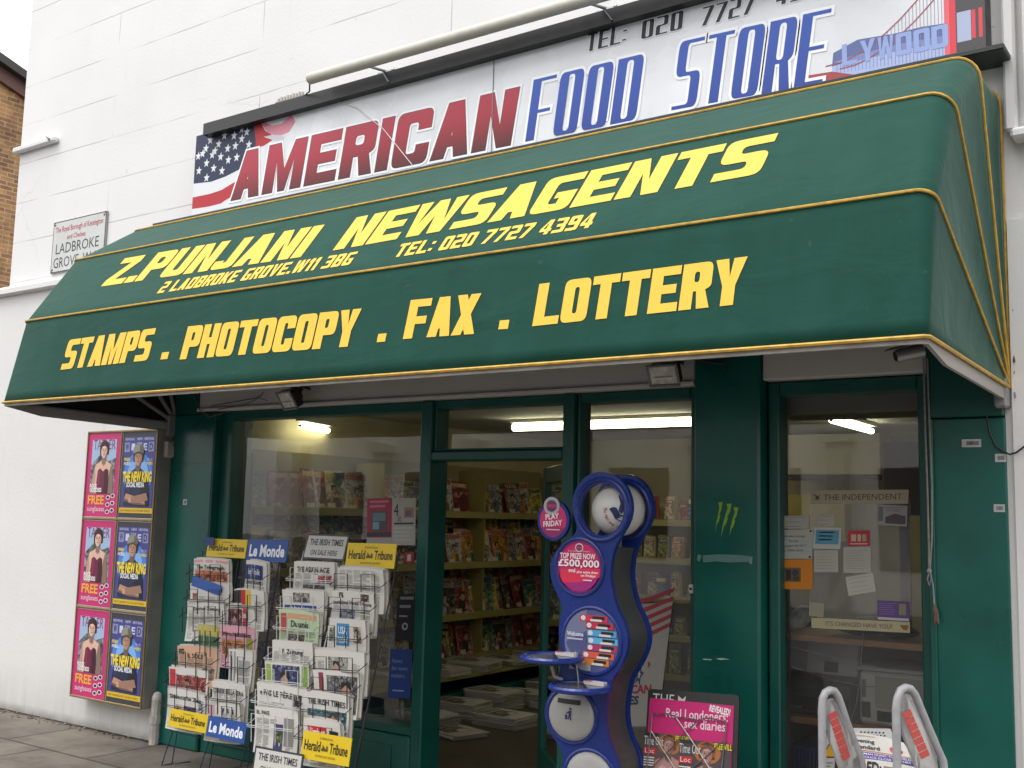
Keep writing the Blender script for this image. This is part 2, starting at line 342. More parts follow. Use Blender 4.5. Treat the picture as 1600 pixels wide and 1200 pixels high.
# ------------------------------------------------------------------ 2D outlines and lettering
def fillet(poly, n=4):
    out = []; k = len(poly)
    for i, p in enumerate(poly):
        r = p[2] if len(p) > 2 else 0
        a = Vector(poly[i - 1][:2]); b = Vector(p[:2]); c = Vector(poly[(i + 1) % k][:2])
        if r <= 0: out.append((b.x, b.y)); continue
        d1 = (a - b); d2 = (c - b); r1 = min(r, d1.length * .49, d2.length * .49); d1.normalize(); d2.normalize()
        p0 = b + d1 * r1; p2 = b + d2 * r1
        for j in range(n + 1):
            t = j / n; q = p0 * (1 - t) ** 2 + b * 2 * t * (1 - t) + p2 * t * t; out.append((q.x, q.y))
    return out
def area(c): return sum(c[i - 1][0] * c[i][1] - c[i][0] * c[i - 1][1] for i in range(len(c))) / 2
def offset(c, d):
    if area(c) < 0: d = -d
    out = []; k = len(c)
    for i in range(k):
        a = Vector(c[i - 1]); b = Vector(c[i]); e = Vector(c[(i + 1) % k]); t1 = (b - a); t2 = (e - b)
        if t1.length < 1e-9 or t2.length < 1e-9: out.append(c[i]); continue
        t1.normalize(); t2.normalize(); n1 = Vector((t1.y, -t1.x)); n2 = Vector((t2.y, -t2.x)); m = n1 + n2
        if m.length < 1e-6: out.append(c[i]); continue
        m = m / max(0.45, m.dot(m) / 2) if m.dot(m) / 2 > 0 else m
        q = b + m * d * (1 if m.length <= 2.5 else 2.5 / m.length); out.append((q.x, q.y))
    return out
def glyph(ch, w=.6, v=.2, h=.18, r=.12):
    """block capitals of unit height: (width, list of outlines with holes, each [outer, hole, ...])"""
    ri = r * .5; e = 1.0
    H = lambda x0, y0, x1, y1, q=None: fillet([(x0, y0, ri if q is None else q), (x1, y0, ri if q is None else q), (x1, y1, ri if q is None else q), (x0, y1, ri if q is None else q)])
    a = None; hol = []
    if ch in 'O0': a = [(0, 0, r), (w, 0, r), (w, 1, r), (0, 1, r)]; hol = [H(v, h, w - v, 1 - h)]
    elif ch == 'D': a = [(0, 0), (w, 0, r), (w, 1, r), (0, 1)]; hol = [H(v, h, w - v, 1 - h)]
    elif ch == 'C': a = [(0, 0, r), (w, 0, r), (w, .36), (w - v, .36), (w - v, h, ri), (v, h, ri), (v, 1 - h, ri), (w - v, 1 - h, ri), (w - v, .64), (w, .64), (w, 1, r), (0, 1, r)]
    elif ch == 'G': a = [(0, 0, r), (w, 0, r), (w, .52), (w * .48, .52), (w * .48, .52 - h * .8), (w - v, .52 - h * .8), (w - v, h), (v, h, ri), (v, 1 - h, ri), (w, 1 - h), (w, 1), (0, 1, r)]
    elif ch == 'E': a = [(0, 0), (w, 0), (w, h), (v, h), (v, .5 - h / 2), (w * .9, .5 - h / 2), (w * .9, .5 + h / 2), (v, .5 + h / 2), (v, 1 - h), (w, 1 - h), (w, 1), (0, 1)]
    elif ch == 'F': a = [(0, 0), (v, 0), (v, .46 - h / 2), (w * .9, .46 - h / 2), (w * .9, .46 + h / 2), (v, .46 + h / 2), (v, 1 - h), (w, 1 - h), (w, 1), (0, 1)]
    elif ch == 'L': a = [(0, 0), (w, 0), (w, h), (v, h), (v, 1), (0, 1)]
    elif ch == 'T': a = [(w / 2 - v / 2, 0), (w / 2 + v / 2, 0), (w / 2 + v / 2, 1 - h), (w, 1 - h), (w, 1), (0, 1), (0, 1 - h), (w / 2 - v / 2, 1 - h)]
    elif ch == 'I': w = v; a = [(0, 0), (v, 0), (v, 1), (0, 1)]
    elif ch == '1': w = v * 1.5; a = [(v * .5, 0), (w, 0), (w, 1), (v * .5, 1), (0, 1 - h), (0, 1 - h * 1.8), (v * .5, 1 - h * 1.3)]
    elif ch == 'H': a = [(0, 0), (v, 0), (v, .5 - h / 2), (w - v, .5 - h / 2), (w - v, 0), (w, 0), (w, 1), (w - v, 1), (w - v, .5 + h / 2), (v, .5 + h / 2), (v, 1), (0, 1)]
    elif ch == 'U': a = [(0, 0, r), (w, 0, r), (w, 1), (w - v, 1), (w - v, h, ri), (v, h, ri), (v, 1), (0, 1)]
    elif ch == 'J': w *= .85; a = [(0, 0, r), (w, 0, r), (w, 1), (w - v, 1), (w - v, h, ri), (v * .9, h), (v * .9, .28), (0, .28)]
    elif ch == 'P': a = [(0, 0), (v, 0), (v, .36), (w, .36, r), (w, 1, r), (0, 1)]; hol = [H(v, .36 + h, w - v, 1 - h)]
    elif ch == 'R': a = [(0, 0), (v, 0), (v, .38), (w * .52, .38), (w - v, 0), (w, 0), (w - v * .45, .40), (w, .46, ri), (w, 1, r), (0, 1)]; hol = [H(v, .38 + h, w - v, 1 - h)]
    elif ch == 'B': a = [(0, 0), (w, 0, r), (w, .46, ri), (w - .05, .51), (w, .56, ri), (w, 1, r), (0, 1)]; hol = [H(v, h, w - v, .51 - h * .45), H(v, .51 + h * .45, w - v, 1 - h)]
    elif ch == '8': a = [(0, 0, r), (w, 0, r), (w, .46, ri), (w - .04, .51), (w, .56, ri), (w, 1, r), (0, 1, r), (0, .56, ri), (.04, .51), (0, .46, ri)]; hol = [H(v, h, w - v, .51 - h * .45), H(v, .51 + h * .45, w - v, 1 - h)]
    elif ch in 'S5': 
        q = r if ch == 'S' else 0
        a = [(0, 0), (w, 0, r), (w, .5 + h / 2, r), (v, .5 + h / 2, ri), (v, 1 - h, ri), (w, 1 - h), (w, 1), (0, 1, q), (0, .5 - h / 2, q), (w - v, .5 - h / 2, ri), (w - v, h, ri), (0, h)]
    elif ch == '2': a = [(w, 0), (w, h), (v, h), (v, .5 - h / 2, ri), (w, .5 - h / 2, r), (w, 1, r), (0, 1), (0, 1 - h), (w - v, 1 - h, ri), (w - v, .5 + h / 2, ri), (0, .5 + h / 2, r), (0, 0)]
    elif ch == '3': a = [(0, 0), (w, 0, r), (w, .46, ri), (w - .05, .5), (w, .54, ri), (w, 1, r), (0, 1), (0, 1 - h), (w - v, 1 - h), (w - v, .5 + h / 2), (w * .2, .5 + h / 2), (w * .2, .5 - h / 2), (w - v, .5 - h / 2), (w - v, h), (0, h)]
    elif ch == '6': a = [(0, 0, r), (w, 0, r), (w, .6, r), (v, .6), (v, 1 - h, ri), (w, 1 - h), (w, 1), (0, 1, r)]; hol = [H(v, h, w - v, .6 - h)]
    elif ch == '9': a = [(0, 0), (w, 0, r), (w, 1, r), (0, 1, r), (0, .4, r), (w - v, .4), (w - v, h, ri), (0, h)]; hol = [H(v, .4 + h, w - v, 1 - h)]
    elif ch == '7': a = [(w * .12, 0), (w * .12 + v, 0), (w, 1 - h * 1.4), (w, 1), (0, 1), (0, 1 - h), (w - v, 1 - h)]
    elif ch == '4': x0 = w - v * 1.4; x1 = w - v * .4; a = [(x0, 0), (x1, 0), (x1, .2), (w, .2), (w, .2 + h), (x1, .2 + h), (x1, 1), (x0 - v * .1, 1), (0, .2 + h), (0, .2), (x0, .2)]; hol = [[(v * .75, .2 + h), (x0, .2 + h), (x0, .86)]]
    elif ch == 'A':
        ap = v * 1.15; dx = w / 2 - ap / 2; yb = .2; yt = yb + h * .9
        if v + dx > w / 2 + 1e-3 and (w / 2 - v) / dx > yt + .05:
            hol = [[(v + yt * dx, yt), (w - v - yt * dx, yt), (w / 2, (w / 2 - v) / dx)]]
        a = [(0, 0), (v, 0), (v + yb * dx, yb), (w - v - yb * dx, yb), (w - v, 0), (w, 0), (w / 2 + ap / 2, 1), (w / 2 - ap / 2, 1)]
    elif ch == 'V': ap = v * .9; a = [(0, 1), (w / 2 - ap / 2, 0), (w / 2 + ap / 2, 0), (w, 1), (w - v, 1), (w / 2, .28), (v, 1)]
    elif ch == 'M': w *= 1.32; a = [(0, 0), (v, 0), (v, .62), (w / 2 - v * .3, 0), (w / 2 + v * .3, 0), (w - v, .62), (w - v, 0), (w, 0), (w, 1), (w - v * 1.15, 1), (w / 2, .45), (v * 1.15, 1), (0, 1)]
    elif ch == 'W': w *= 1.42; a = [(0, 1), (w * .14, 0), (w * .14 + v * 1.05, 0), (w / 2, .55), (w * .86 - v * 1.05, 0), (w * .86, 0), (w, 1), (w - v * .95, 1), (w * .78, .34), (w / 2 + v * .4, 1), (w / 2 - v * .4, 1), (w * .22, .34), (v * .95, 1)]
    elif ch == 'N': a = [(0, 0), (v, 0), (v, .6), (w - v, 0), (w, 0), (w, 1), (w - v, 1), (w - v, .4), (v, 1), (0, 1)]
    elif ch == 'X':
        q = .5 - v / (2 * (w - v)); a = [(0, 0), (v, 0), (w / 2, q), (w - v, 0), (w, 0), ((w + v) / 2, .5), (w, 1), (w - v, 1), (w / 2, 1 - q), (v, 1), (0, 1), ((w - v) / 2, .5)]
    elif ch == 'Y': a = [(w / 2 - v / 2, 0), (w / 2 + v / 2, 0), (w / 2 + v / 2, .42), (w, 1), (w - v, 1), (w / 2, .6), (v, 1), (0, 1), (w / 2 - v / 2, .42)]
    elif ch == 'K': a = [(0, 0), (v, 0), (v, .38), (w - v, 0), (w, 0), (w * .66, .52), (w, 1), (w - v, 1), (v, .62), (v, 1), (0, 1)]
    elif ch == 'Z': a = [(0, 0), (w, 0), (w, h), (v * 1.1, h), (w, 1 - h), (w, 1), (0, 1), (0, 1 - h), (w - v * 1.1, 1 - h), (0, h)]
    elif ch == '.': w = v * 1.1; a = [(0, 0), (w, 0), (w, h * 1.1), (0, h * 1.1)]
    elif ch == ':': w = v; return w, [[[(0, .1), (w, .1), (w, .1 + h), (0, .1 + h)]], [[(0, .6), (w, .6), (w, .6 + h), (0, .6 + h)]]]
    elif ch == '!': w = v; return w, [[[(0, 0), (w, 0), (w, h), (0, h)]], [[(0, h * 1.6), (w, h * 1.6), (w, 1), (0, 1)]]]
    else: return w * .6, []
    return w, [[fillet(a)] + hol]
def block_text(s, gap=.08, sizes=None, space=None, **kw):
    """outlines of a line of block capitals: width, [[outer, holes...], ...]"""
    x = 0; out = []
    for i, ch in enumerate(s):
        if ch == ' ': x += space or kw.get('w', .6) * .6; continue
        k = (sizes or {}).get(i, 1.0); y0 = 0 if k == 1 else -(k - 1) * .6
        w, gl = glyph(ch, **kw)
        for c in gl: out.append([[(p[0] * k + x, p[1] * k + y0) for p in q] for q in c])
        x += w * k + gap
    return x - gap, out
_TX = {}
def font_text(s, bold=0.0):
    """Blender's own typeface as triangles, capitals one unit tall: width, points, triangles"""
    key = (s, bold)
    if key in _TX: return _TX[key]
    cu = bpy.data.curves.new('t', 'FONT'); cu.body = s; cu.offset = bold; cu.resolution_u = 2
    ob = bpy.data.objects.new('t', cu); col.objects.link(ob)
    me = bpy.data.meshes.new_from_object(ob)
    vs = [(v.co.x, v.co.y) for v in me.vertices]; fs = [tuple(p.vertices) for p in me.polygons]
    bpy.data.objects.remove(ob); bpy.data.curves.remove(cu); bpy.data.meshes.remove(me)
    x0 = min(v[0] for v in vs); x1 = max(v[0] for v in vs); k = 1 / 0.69
    r = ((x1 - x0) * k, [((v[0] - x0) * k, v[1] * k) for v in vs], fs); _TX[key] = r; return r

class Art:
    """flat printing: shapes laid one thin ink layer over the other on a surface f(u, v, height)"""
    def __init__(s, mb, f, step=0.0006, base=0.0005, nu=1, nv=1): s.mb = mb; s.f = f; s.st = step; s.b = base; s.nu = nu; s.nv = nv
    def d(s, L): return s.b + s.st * L
    def poly(s, pts, c, L=1):
        tri = tessellate_polygon([[Vector((p[0], p[1], 0)) for p in pts]]); s.mb.add([s.f(p[0], p[1], s.d(L)) for p in pts], [tuple(t) for t in tri], c)
    def shape(s, cont, c, L=1):
        flat = [p for q in cont for p in q]; tri = tessellate_polygon([[Vector((p[0], p[1], 0)) for p in q] for q in cont])
        s.mb.add([s.f(p[0], p[1], s.d(L)) for p in flat], [tuple(t) for t in tri], c)
    def rect(s, u0, v0, u1, v1, c, L=1):
        nu, nv = s.nu, s.nv
        if abs(u1 - u0) < .03: nu = 1
        if abs(v1 - v0) < .03: nv = 1
        vs = [s.f(u0 + (u1 - u0) * i / nu, v0 + (v1 - v0) * j / nv, s.d(L)) for j in range(nv + 1) for i in range(nu + 1)]
        s.mb.add(vs, [(j * (nu + 1) + i, j * (nu + 1) + i + 1, (j + 1) * (nu + 1) + i + 1, (j + 1) * (nu + 1) + i) for j in range(nv) for i in range(nu)], c)
    def ell(s, cu, cv, ru, rv, c, L=1, n=18, a0=0, a1=360):
        s.poly([(cu + ru * math.cos(R(a0 + (a1 - a0) * i / n)), cv + rv * math.sin(R(a0 + (a1 - a0) * i / n))) for i in range(n if a1 - a0 >= 360 else n + 1)], c, L)
    def ring(s, cu, cv, ro, ri, c, L=1, n=28, k=1.0):
        s.shape([[(cu + ro * math.cos(2 * math.pi * i / n), cv + k * ro * math.sin(2 * math.pi * i / n)) for i in range(n)], [(cu + ri * math.cos(2 * math.pi * i / n), cv + k * ri * math.sin(2 * math.pi * i / n)) for i in range(n)]], c, L)
    def text(s, t, u, v, h, c, L=2, w=None, shear=0.0, bold=0.0, al='l', rot=0.0):
        W, vs, fs = font_text(t, bold); k = h if w is None else w / W
        u0 = u - (W * k / 2 if al == 'c' else W * k if al == 'r' else 0); cr, sr = math.cos(rot), math.sin(rot)
        s.mb.add([s.f(u0 + (p[0] * k + p[1] * h * shear) * cr - p[1] * h * sr, v + p[1] * h * cr + (p[0] * k + p[1] * h * shear) * sr, s.d(L)) for p in vs], fs, c)
    def block(s, t, uu, vv, hh, c, L=2, tw=None, shear=0.0, out=None, rot=0.0, **kw):
        """block capitals fitted between u and u+w; out = [(spread, colour), ...] edges laid under the letters"""
        W, gl = block_text(t, **kw); k = hh if tw is None else tw / W
        def T(q): return [(uu + p[0] * k + p[1] * hh * shear, vv + p[1] * hh + (p[0] * k) * rot) for p in q]
        lays = [(0, c)] + (out or [])
        for i, (sp, cc) in enumerate(lays):
            for g in gl:
                g2 = [T(q) for q in g]
                if sp: g2 = [offset(q, sp if n == 0 else -sp) for n, q in enumerate(g2)]
                s.shape(g2, cc, L + (len(lays) - 1 - i))
def wallf(Y):
    return lambda u, v, d: Vector((u, Y - d, v))
def star(cu, cv, r, rot=0.0, k=.42):
    return [(cu + (r if i % 2 == 0 else r * k) * math.sin(rot + math.pi * i / 5), cv + (r if i % 2 == 0 else r * k) * math.cos(rot + math.pi * i / 5)) for i in range(10)]
def arc(c, r, a0, a1, n, f):
    return [f(c[0] + r * math.cos(R(a0 + (a1 - a0) * i / n)), c[1] + r * math.sin(R(a0 + (a1 - a0) * i / n))) for i in range(n + 1)]
# ------------------------------------------------------------------ colours of the place
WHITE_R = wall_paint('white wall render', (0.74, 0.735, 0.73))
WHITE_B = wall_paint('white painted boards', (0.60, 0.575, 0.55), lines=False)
WHITE_L = wall_paint('white lower wall render', (0.72, 0.71, 0.70), lines=False)
GREEN = mat('dark green gloss paint', (0.005, 0.098, 0.077), 0.30, var=0.22, scale=3, bump=0.06, bscale=25)
GREEN_D = mat('deep green frame paint', (0.005, 0.082, 0.065), 0.35, var=0.15, scale=4, bump=0.05, bscale=30)
CANVAS = canvas_mat()
YEL = mat('yellow canvas paint', '#e9b632', 0.55, var=0.05, scale=8)
PIPE_Y = mat('ochre piping', (0.50, 0.30, 0.045), 0.6, var=0.25, scale=30)
BLACK = mat('black metal', (0.012, 0.012, 0.013), 0.4, var=0.2, scale=12)
BLACKW = mat('black wire', (0.012, 0.013, 0.018), 0.45)
WHITEW = mat('white wire', (0.6, 0.6, 0.6), 0.4)
STEEL = mat('galvanised steel', (0.42, 0.43, 0.45), 0.35, var=0.15, scale=25, metal=0.85)
GREYM = mat('grey metal', (0.23, 0.225, 0.22), 0.5, var=0.15, scale=9)
CREAM = mat('cream interior paint', (0.52, 0.46, 0.27), 0.7, var=0.08, scale=3)
CEIL = mat('off white ceiling paint', (0.55, 0.53, 0.46), 0.8, var=0.08, scale=2)
FLOORM = mat('worn brown lino', (0.09, 0.075, 0.06), 0.45, var=0.3, scale=5)
SHELFM = mat('yellowish shelf steel', (0.30, 0.26, 0.09), 0.45, var=0.1, scale=6)
WOOD = mat('orange brown shelf wood', (0.55, 0.26, 0.11), 0.45, var=0.2, scale=6)
TUBE = emit('lit fluorescent tube', (1.0, 0.96, 0.70), 9.0)
GLASS = glass_mat('window glass', (0.90, 0.92, 0.90))
ASPH = mat('grey asphalt', (0.055, 0.054, 0.053), 0.85, var=0.35, scale=6, bump=0.5, bscale=120)
SLAB = brick_mat('stone paving slabs', (0.128, 0.114, 0.098), (0.158, 0.142, 0.121), (0.06, 0.052, 0.044), 'G', 0.9, 0.62, ms=0.012)
KERB = mat('granite kerb', (0.20, 0.19, 0.18), 0.75, var=0.25, scale=20, bump=0.3)
BRICK = brick_mat('london stock brick', (0.40, 0.215, 0.09), (0.21, 0.095, 0.055), (0.40, 0.31, 0.20), 'Y', 0.24, 0.08)
TIN = mat('dark slate', (0.035, 0.03, 0.03), 0.6, var=0.3, scale=5)

# ------------------------------------------------------------------ ground
g = MB(); g.box(-60, 40, -60, 40, -0.4, -0.16, ASPH); tag(g.build('road'), kind='structure')
g = MB(); g.box(-9.0, 12, -3.2, 6, -0.3, 0.0, SLAB); tag(g.build('pavement'), kind='structure')
g = MB()
for i in range(23): g.bbox(-9.0 + i * .915, -9.0 + (i + 1) * .915 - .006, -3.35, -3.2, -0.3, 0.002, KERB, 0.02)
tag(g.build('kerb'), kind='structure')
g = MB(); g.box(-40, -16.6, -3.2, 14, -0.3, 0.0, SLAB); tag(g.build('far_pavement'), kind='structure')
g = MB(); xs = [-9 + i * .06 for i in range(44)]
g.add([(x, -.0305, .004) for x in xs] + [(x, -.045 - abs(rnd.gauss(0, .018)), .004) for x in xs], [(i, i + 1, 45 + i - 0, 44 + i) for i in range(43)], mat('dirt in the wall joint', (.035, .03, .026), .9, var=.4, scale=30)); tag(g.build('pavement_joint'), kind='structure')
g = MB()
for k in range(120):
    x = rnd.uniform(-8.7, -6.6); y = -0.03 - abs(rnd.gauss(0, .05)) - .012; a = rnd.uniform(0, 6)
    q = rnd.uniform(.004, .013)
    g.ball((x, y, .003), q * 1.5, q, .004, ['#6b5a45', '#4a3d2e', '#8a7a60', '#3b332c'][k % 4], 6, 4, Matrix.Rotation(a, 3, 'Z'))
tag(g.build('leaf_litter'), kind='stuff')

# ------------------------------------------------------------------ the white building with the green shopfront
X0, XS0, XS1, XN = -8.72, -6.42, -0.93, -0.90
B = thing('shop_building', 'white painted corner building with a dark green shopfront under the awning', 'building', (-4.0, 0, 0))
w = MB()
w.box(X0, XS0, 0, .35, -.3, 8.5, WHITE_R); w.box(XS0, XS1, 0, .35, 2.45, 8.5, WHITE_R)
w.box(X0, X0 + .35, .35, 9, -.3, 8.5, WHITE_R)
w.build('wall', B)
w = MB(); w.box(-8.80, XS0, -.03, -.0005, -.3, 3.33, WHITE_L); w.box(-8.80, X0 - .0005, 0, 9, -.3, 3.33, WHITE_L); w.build('wall', B)
w = MB(); prof = [(-.0, 3.42), (-.05, 3.40), (-.085, 3.375), (-.085, 3.335), (-.06, 3.325), (-.0, 3.325)]
w.prism([[(p[0] - .001, p[1]) for p in prof]], lambda u, v, d: Vector((d, u, v)), -8.84, XS0 + .3, WHITE_L); w.build('string_course', B)
w = MB(); w.bbox(-8.76, -8.14, -.055, -.001, 4.575, 4.625, WHITE_L, .012); w.tube([(-8.24, -.06, 4.625), (-8.19, -.062, 4.60), (-8.20, -.06, 4.585)], .006, '#6e6a64', 6); w.build('ledge', B)

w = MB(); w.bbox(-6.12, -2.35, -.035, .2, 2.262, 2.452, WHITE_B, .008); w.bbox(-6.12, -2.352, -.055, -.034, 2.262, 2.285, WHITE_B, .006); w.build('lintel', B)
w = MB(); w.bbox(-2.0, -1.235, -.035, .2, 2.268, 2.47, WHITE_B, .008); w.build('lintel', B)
w = MB(); w.bbox(XS0 + .001, -5.93, -.045, .3, 0.0, 2.245, GREEN, .01); w.bbox(XS0 + .002, -6.125, -.04, .2, 2.247, 2.449, GREEN_D, .005)
w.box(-6.36, -6.0, -.049, -.0455, 1.9, 1.904, GREEN_D); w.build('pilaster', B)
w = MB(); w.bbox(-2.345, -2.005, -.06, .3, 0.0, 2.56, GREEN, .012); A = Art(w, wallf(-.06))
def scr(pts, c_): A.poly([(lambda q: (q.x, q.z))(P(x, y, -.06)) for x, y in pts], c_, 1)
scr([(1098, 868), (1120, 866), (1150, 867), (1172, 869), (1171, 878), (1140, 879), (1118, 877), (1099, 879)], '#5d827c'); scr([(1091, 866), (1096, 868), (1093, 878), (1089, 874)], '#6f8a86'); scr([(1171, 870), (1176, 870), (1175, 882), (1171, 880)], '#7d8e88')
scr([(1098, 1029), (1112, 1030), (1113, 1031.5), (1099, 1031)], '#a9b5b0'); scr([(1118, 1029), (1128, 1028), (1140, 1030), (1126, 1031.5)], '#a9b5b0')
w.build('column', B)
w = MB(); w.bbox(-1.245, XS1 - .002, -.03, .3, 0.0, 2.06, GREEN, .006); w.bbox(-1.244, XS1 - .003, -.05, .2, 2.064, 2.7, GREEN_D, .006)
w.bbox(-1.25, -1.222, -.045, -.031, 0.0, 2.06, GREEN_D, .004); w.build('pilaster', B)
w = MB(); w.bbox(-5.93, -4.13, -.02, .18, 0.0, .33, GREEN, .008); w.bbox(-5.80, -4.26, -.03, -.019, .07, .27, GREEN_D, .006); w.build('stall_riser', B)
w = MB(); w.bbox(-3.07, -2.35, -.02, .18, 0.0, .33, GREEN, .008); w.build('stall_riser', B)
w = MB(); w.bbox(-2.0, -1.247, -.02, .18, 0.0, .36, GREEN, .008); w.build('stall_riser', B)
def window(x0, x1, z0, z1, fl=.05, fr=.05, ft=.05, fb=.05):
    f = MB()
    f.bbox(x0, x0 + fl, .02, .14, z0, z1, GREEN_D, .007); f.bbox(x1 - fr, x1, .02, .14, z0, z1, GREEN_D, .007)
    f.bbox(x0 + fl, x1 - fr, .02, .14, z1 - ft, z1, GREEN_D, .007); f.bbox(x0 + fl, x1 - fr, .0, .14, z0, z0 + fb, GREEN_D, .007)
    o = f.build('window_frame', B)
    p = MB(); p.add([(x0 + fl, .09, z0 + fb), (x1 - fr, .09, z0 + fb), (x1 - fr, .09, z1 - ft), (x0 + fl, .09, z1 - ft)], [(0, 1, 2, 3)], GLASS); p.build('pane', o)
window(-5.93, -4.13, .33, 2.26, .11, .004, .06)
window(-3.07, -2.37, .33, 2.26, .02, .03, .055)
window(-1.995, -1.245, .36, 2.262, .055, .055, .065)
window(-4.05, -3.14, 1.962, 2.26, .012, .012, .05, .012)
w = MB(); w.bbox(-4.13, -4.05, -.015, .16, 0.0, 2.259, GREEN_D, .008); w.build('door_post', B)
w = MB(); w.bbox(-3.14, -3.07, -.015, .16, 0.0, 2.259, GREEN_D, .008); w.build('door_post', B)
w = MB(); w.bbox(-4.049, -3.141, -.01, .15, 1.905, 1.96, GREEN_D, .008); w.build('transom', B)
# the door, swung into the shop
D = MB(); a = R(134); mt = Matrix.Translation((-3.155, .15, 0)) @ Matrix.Rotation(a, 4, 'Z')
for b in ((0, .09, .03, 1.9), (.77, .86, .03, 1.9), (.09, .77, 1.8, 1.9), (.09, .77, .03, .22)): D.bbox(b[0], b[1], -.02, .02, b[2], b[3], GREEN_D, .005, mt)
dr = D.build('door', B)
D = MB(); D.add([mt @ Vector(p) for p in ((.09, 0, .22), (.77, 0, .22), (.77, 0, 1.8), (.09, 0, 1.8))], [(0, 1, 2, 3)], GLASS); D.build('pane', dr)
D = MB(); D.tube([mt @ Vector((.81, -.06, z)) for z in (.85, .9, 1.2, 1.25)], .012, STEEL); D.tube([mt @ Vector(p) for p in ((.81, -.02, .88), (.81, -.06, .88))], .01, STEEL); D.tube([mt @ Vector(p) for p in ((.81, -.02, 1.22), (.81, -.06, 1.22))], .01, STEEL); D.build('door_handle', dr)
# inside the shop
w = MB(); w.box(-6.6, -.95, .2, 5.1, -.1, .015, FLOORM); w.build('shop_floor', B)
w = MB(); w.box(-6.6, -.95, .2, 5.1, 2.40, 2.448, CEIL)
w.box(-2.05, -1.2, .19, .5, 2.12, 2.399, CEIL); w.build('shop_ceiling', B)
w = MB(); w.box(-6.6, -6.36, .35, 5.1, .015, 2.4, CREAM); w.build('shop_side_wall', B)
w = MB(); w.box(-1.15, -.95, .35, 5.1, .015, 2.4, CREAM); w.build('shop_side_wall', B)
w = MB(); w.box(-6.36, -1.15, 4.9, 5.1, .015, 2.4, CREAM); w.build('shop_back_wall', B)

# white neighbour on the right: a projecting pier with a moulding
nb = thing('neighbour_building', 'white painted neighbouring building with a projecting pier at the right end of the awning', 'building', (1.0, 0, 0))
w = MB(); w.box(XS1, 4, .001, .4, -.3, 8.5, WHITE_L); w.box(-.902, -.78, -.03, .0005, -.3, 2.9, WHITE_L); w.box(XS1 - .004, -.902, -.012, .0005, -.3, 2.9, WHITE_L)
A = Art(w, wallf(-.03)); q_ = random.Random(4)
for k in range(34):
    x, y = (q_.uniform(1572, 1592), q_.choice((q_.gauss(575, 45), q_.gauss(300, 14), q_.uniform(620, 1190)))); p = P(x, y, -.03); s_ = q_.uniform(.004, .013) * (.5 if y > 660 else 1)
    if p.x > -.895 and p.z < 2.88: A.poly([(p.x + s_ * q_.uniform(.4, 1) * math.cos(t) * .6, p.z + s_ * q_.uniform(.5, 2.2) * math.sin(t)) for t in (0, .8, 1.6, 2.4, 3.2, 4, 4.8, 5.6)], ['#6d6863', '#8f8a84', '#4d4945', '#a9a49c'][k % 4], 1 + k)
w.build('wall', nb)
w = MB(); p = P(1080, 920, -.025); w.bbox(p.x - .012, p.x + .012, -.03, -.019, p.z - .022, p.z + .022, '#c9c7bf', .004); w.tube([(p.x, -.0305, p.z), (p.x, -.033, p.z)], .007, '#1c1b1a', 8); w.build('lock', B)
w = MB(); w.bbox(-.894, -.842, -.06, -.0005, 3.285, 8.4, WHITE_L, .01); w.bbox(-.866, -.60, -.10, -.001, 3.235, 3.283, WHITE_L, .012); w.bbox(-.80, -.55, -.13, -.001, 3.4, 8.4, WHITE_L, .01); w.build('pier', nb)

# brick house across the side street
bk = thing('brick_house', 'yellow brown brick house across the side street beyond the white corner', 'house', (-21, 6, 0))
gz = lambda y: 9.2 - .31 * (y - 4.74)
w = MB(); w.prism([[(-1, -.2), (13, -.2), (13, gz(13) - .05), (-1, gz(-1) - .05)]], lambda u, v, d: Vector((d, u, v)), -26, -18, BRICK); w.build('wall', bk)
w = MB(); w.prism([[(-1.3, gz(-1.3) - .048), (13.4, gz(13.4) - .048), (13.4, gz(13.4) + .1), (-1.3, gz(-1.3) + .1)]], lambda u, v, d: Vector((d, u, v)), -26.3, -17.75, TIN); w.build('roof', bk)
w = MB(); w.prism([[(-1.25, gz(-1.25) - .30), (13.3, gz(13.3) - .30), (13.3, gz(13.3) - .05), (-1.25, gz(-1.25) - .05)]], lambda u, v, d: Vector((d, u, v)), -17.999, -17.9, mat('brown barge board', (.10, .045, .035), .5)); w.build('barge_board', bk)

# terrace over the road, seen only in the glass
tr = thing('terraced_house', 'pale stucco terrace across the road facing the shop', 'building', (-4, -17, 0))
w = MB(); STU = mat('pale stucco', (.78, .77, .75), .8, var=.1, scale=1.5); w.box(-24, 14, -26, -17, -.2, 8, STU)
for i in range(12):
    x = -23 + i * 3.1
    w.box(x, x + .35, -17.0, -16.6, 0, 3.2, '#b9b6ae'); w.box(x - .12, x + .47, -17, -16.5, 3.2, 3.45, '#c9c6be')
w.build('wall', tr)
for i in range(12):
    x = -23 + i * 3.1
    for z0, z1 in ((.7, 2.7), (4.2, 6.3)): w = MB(); w.box(x + .9, x + 2.4, -16.99, -16.97, z0, z1, '#14171a'); w.build('window', tr)

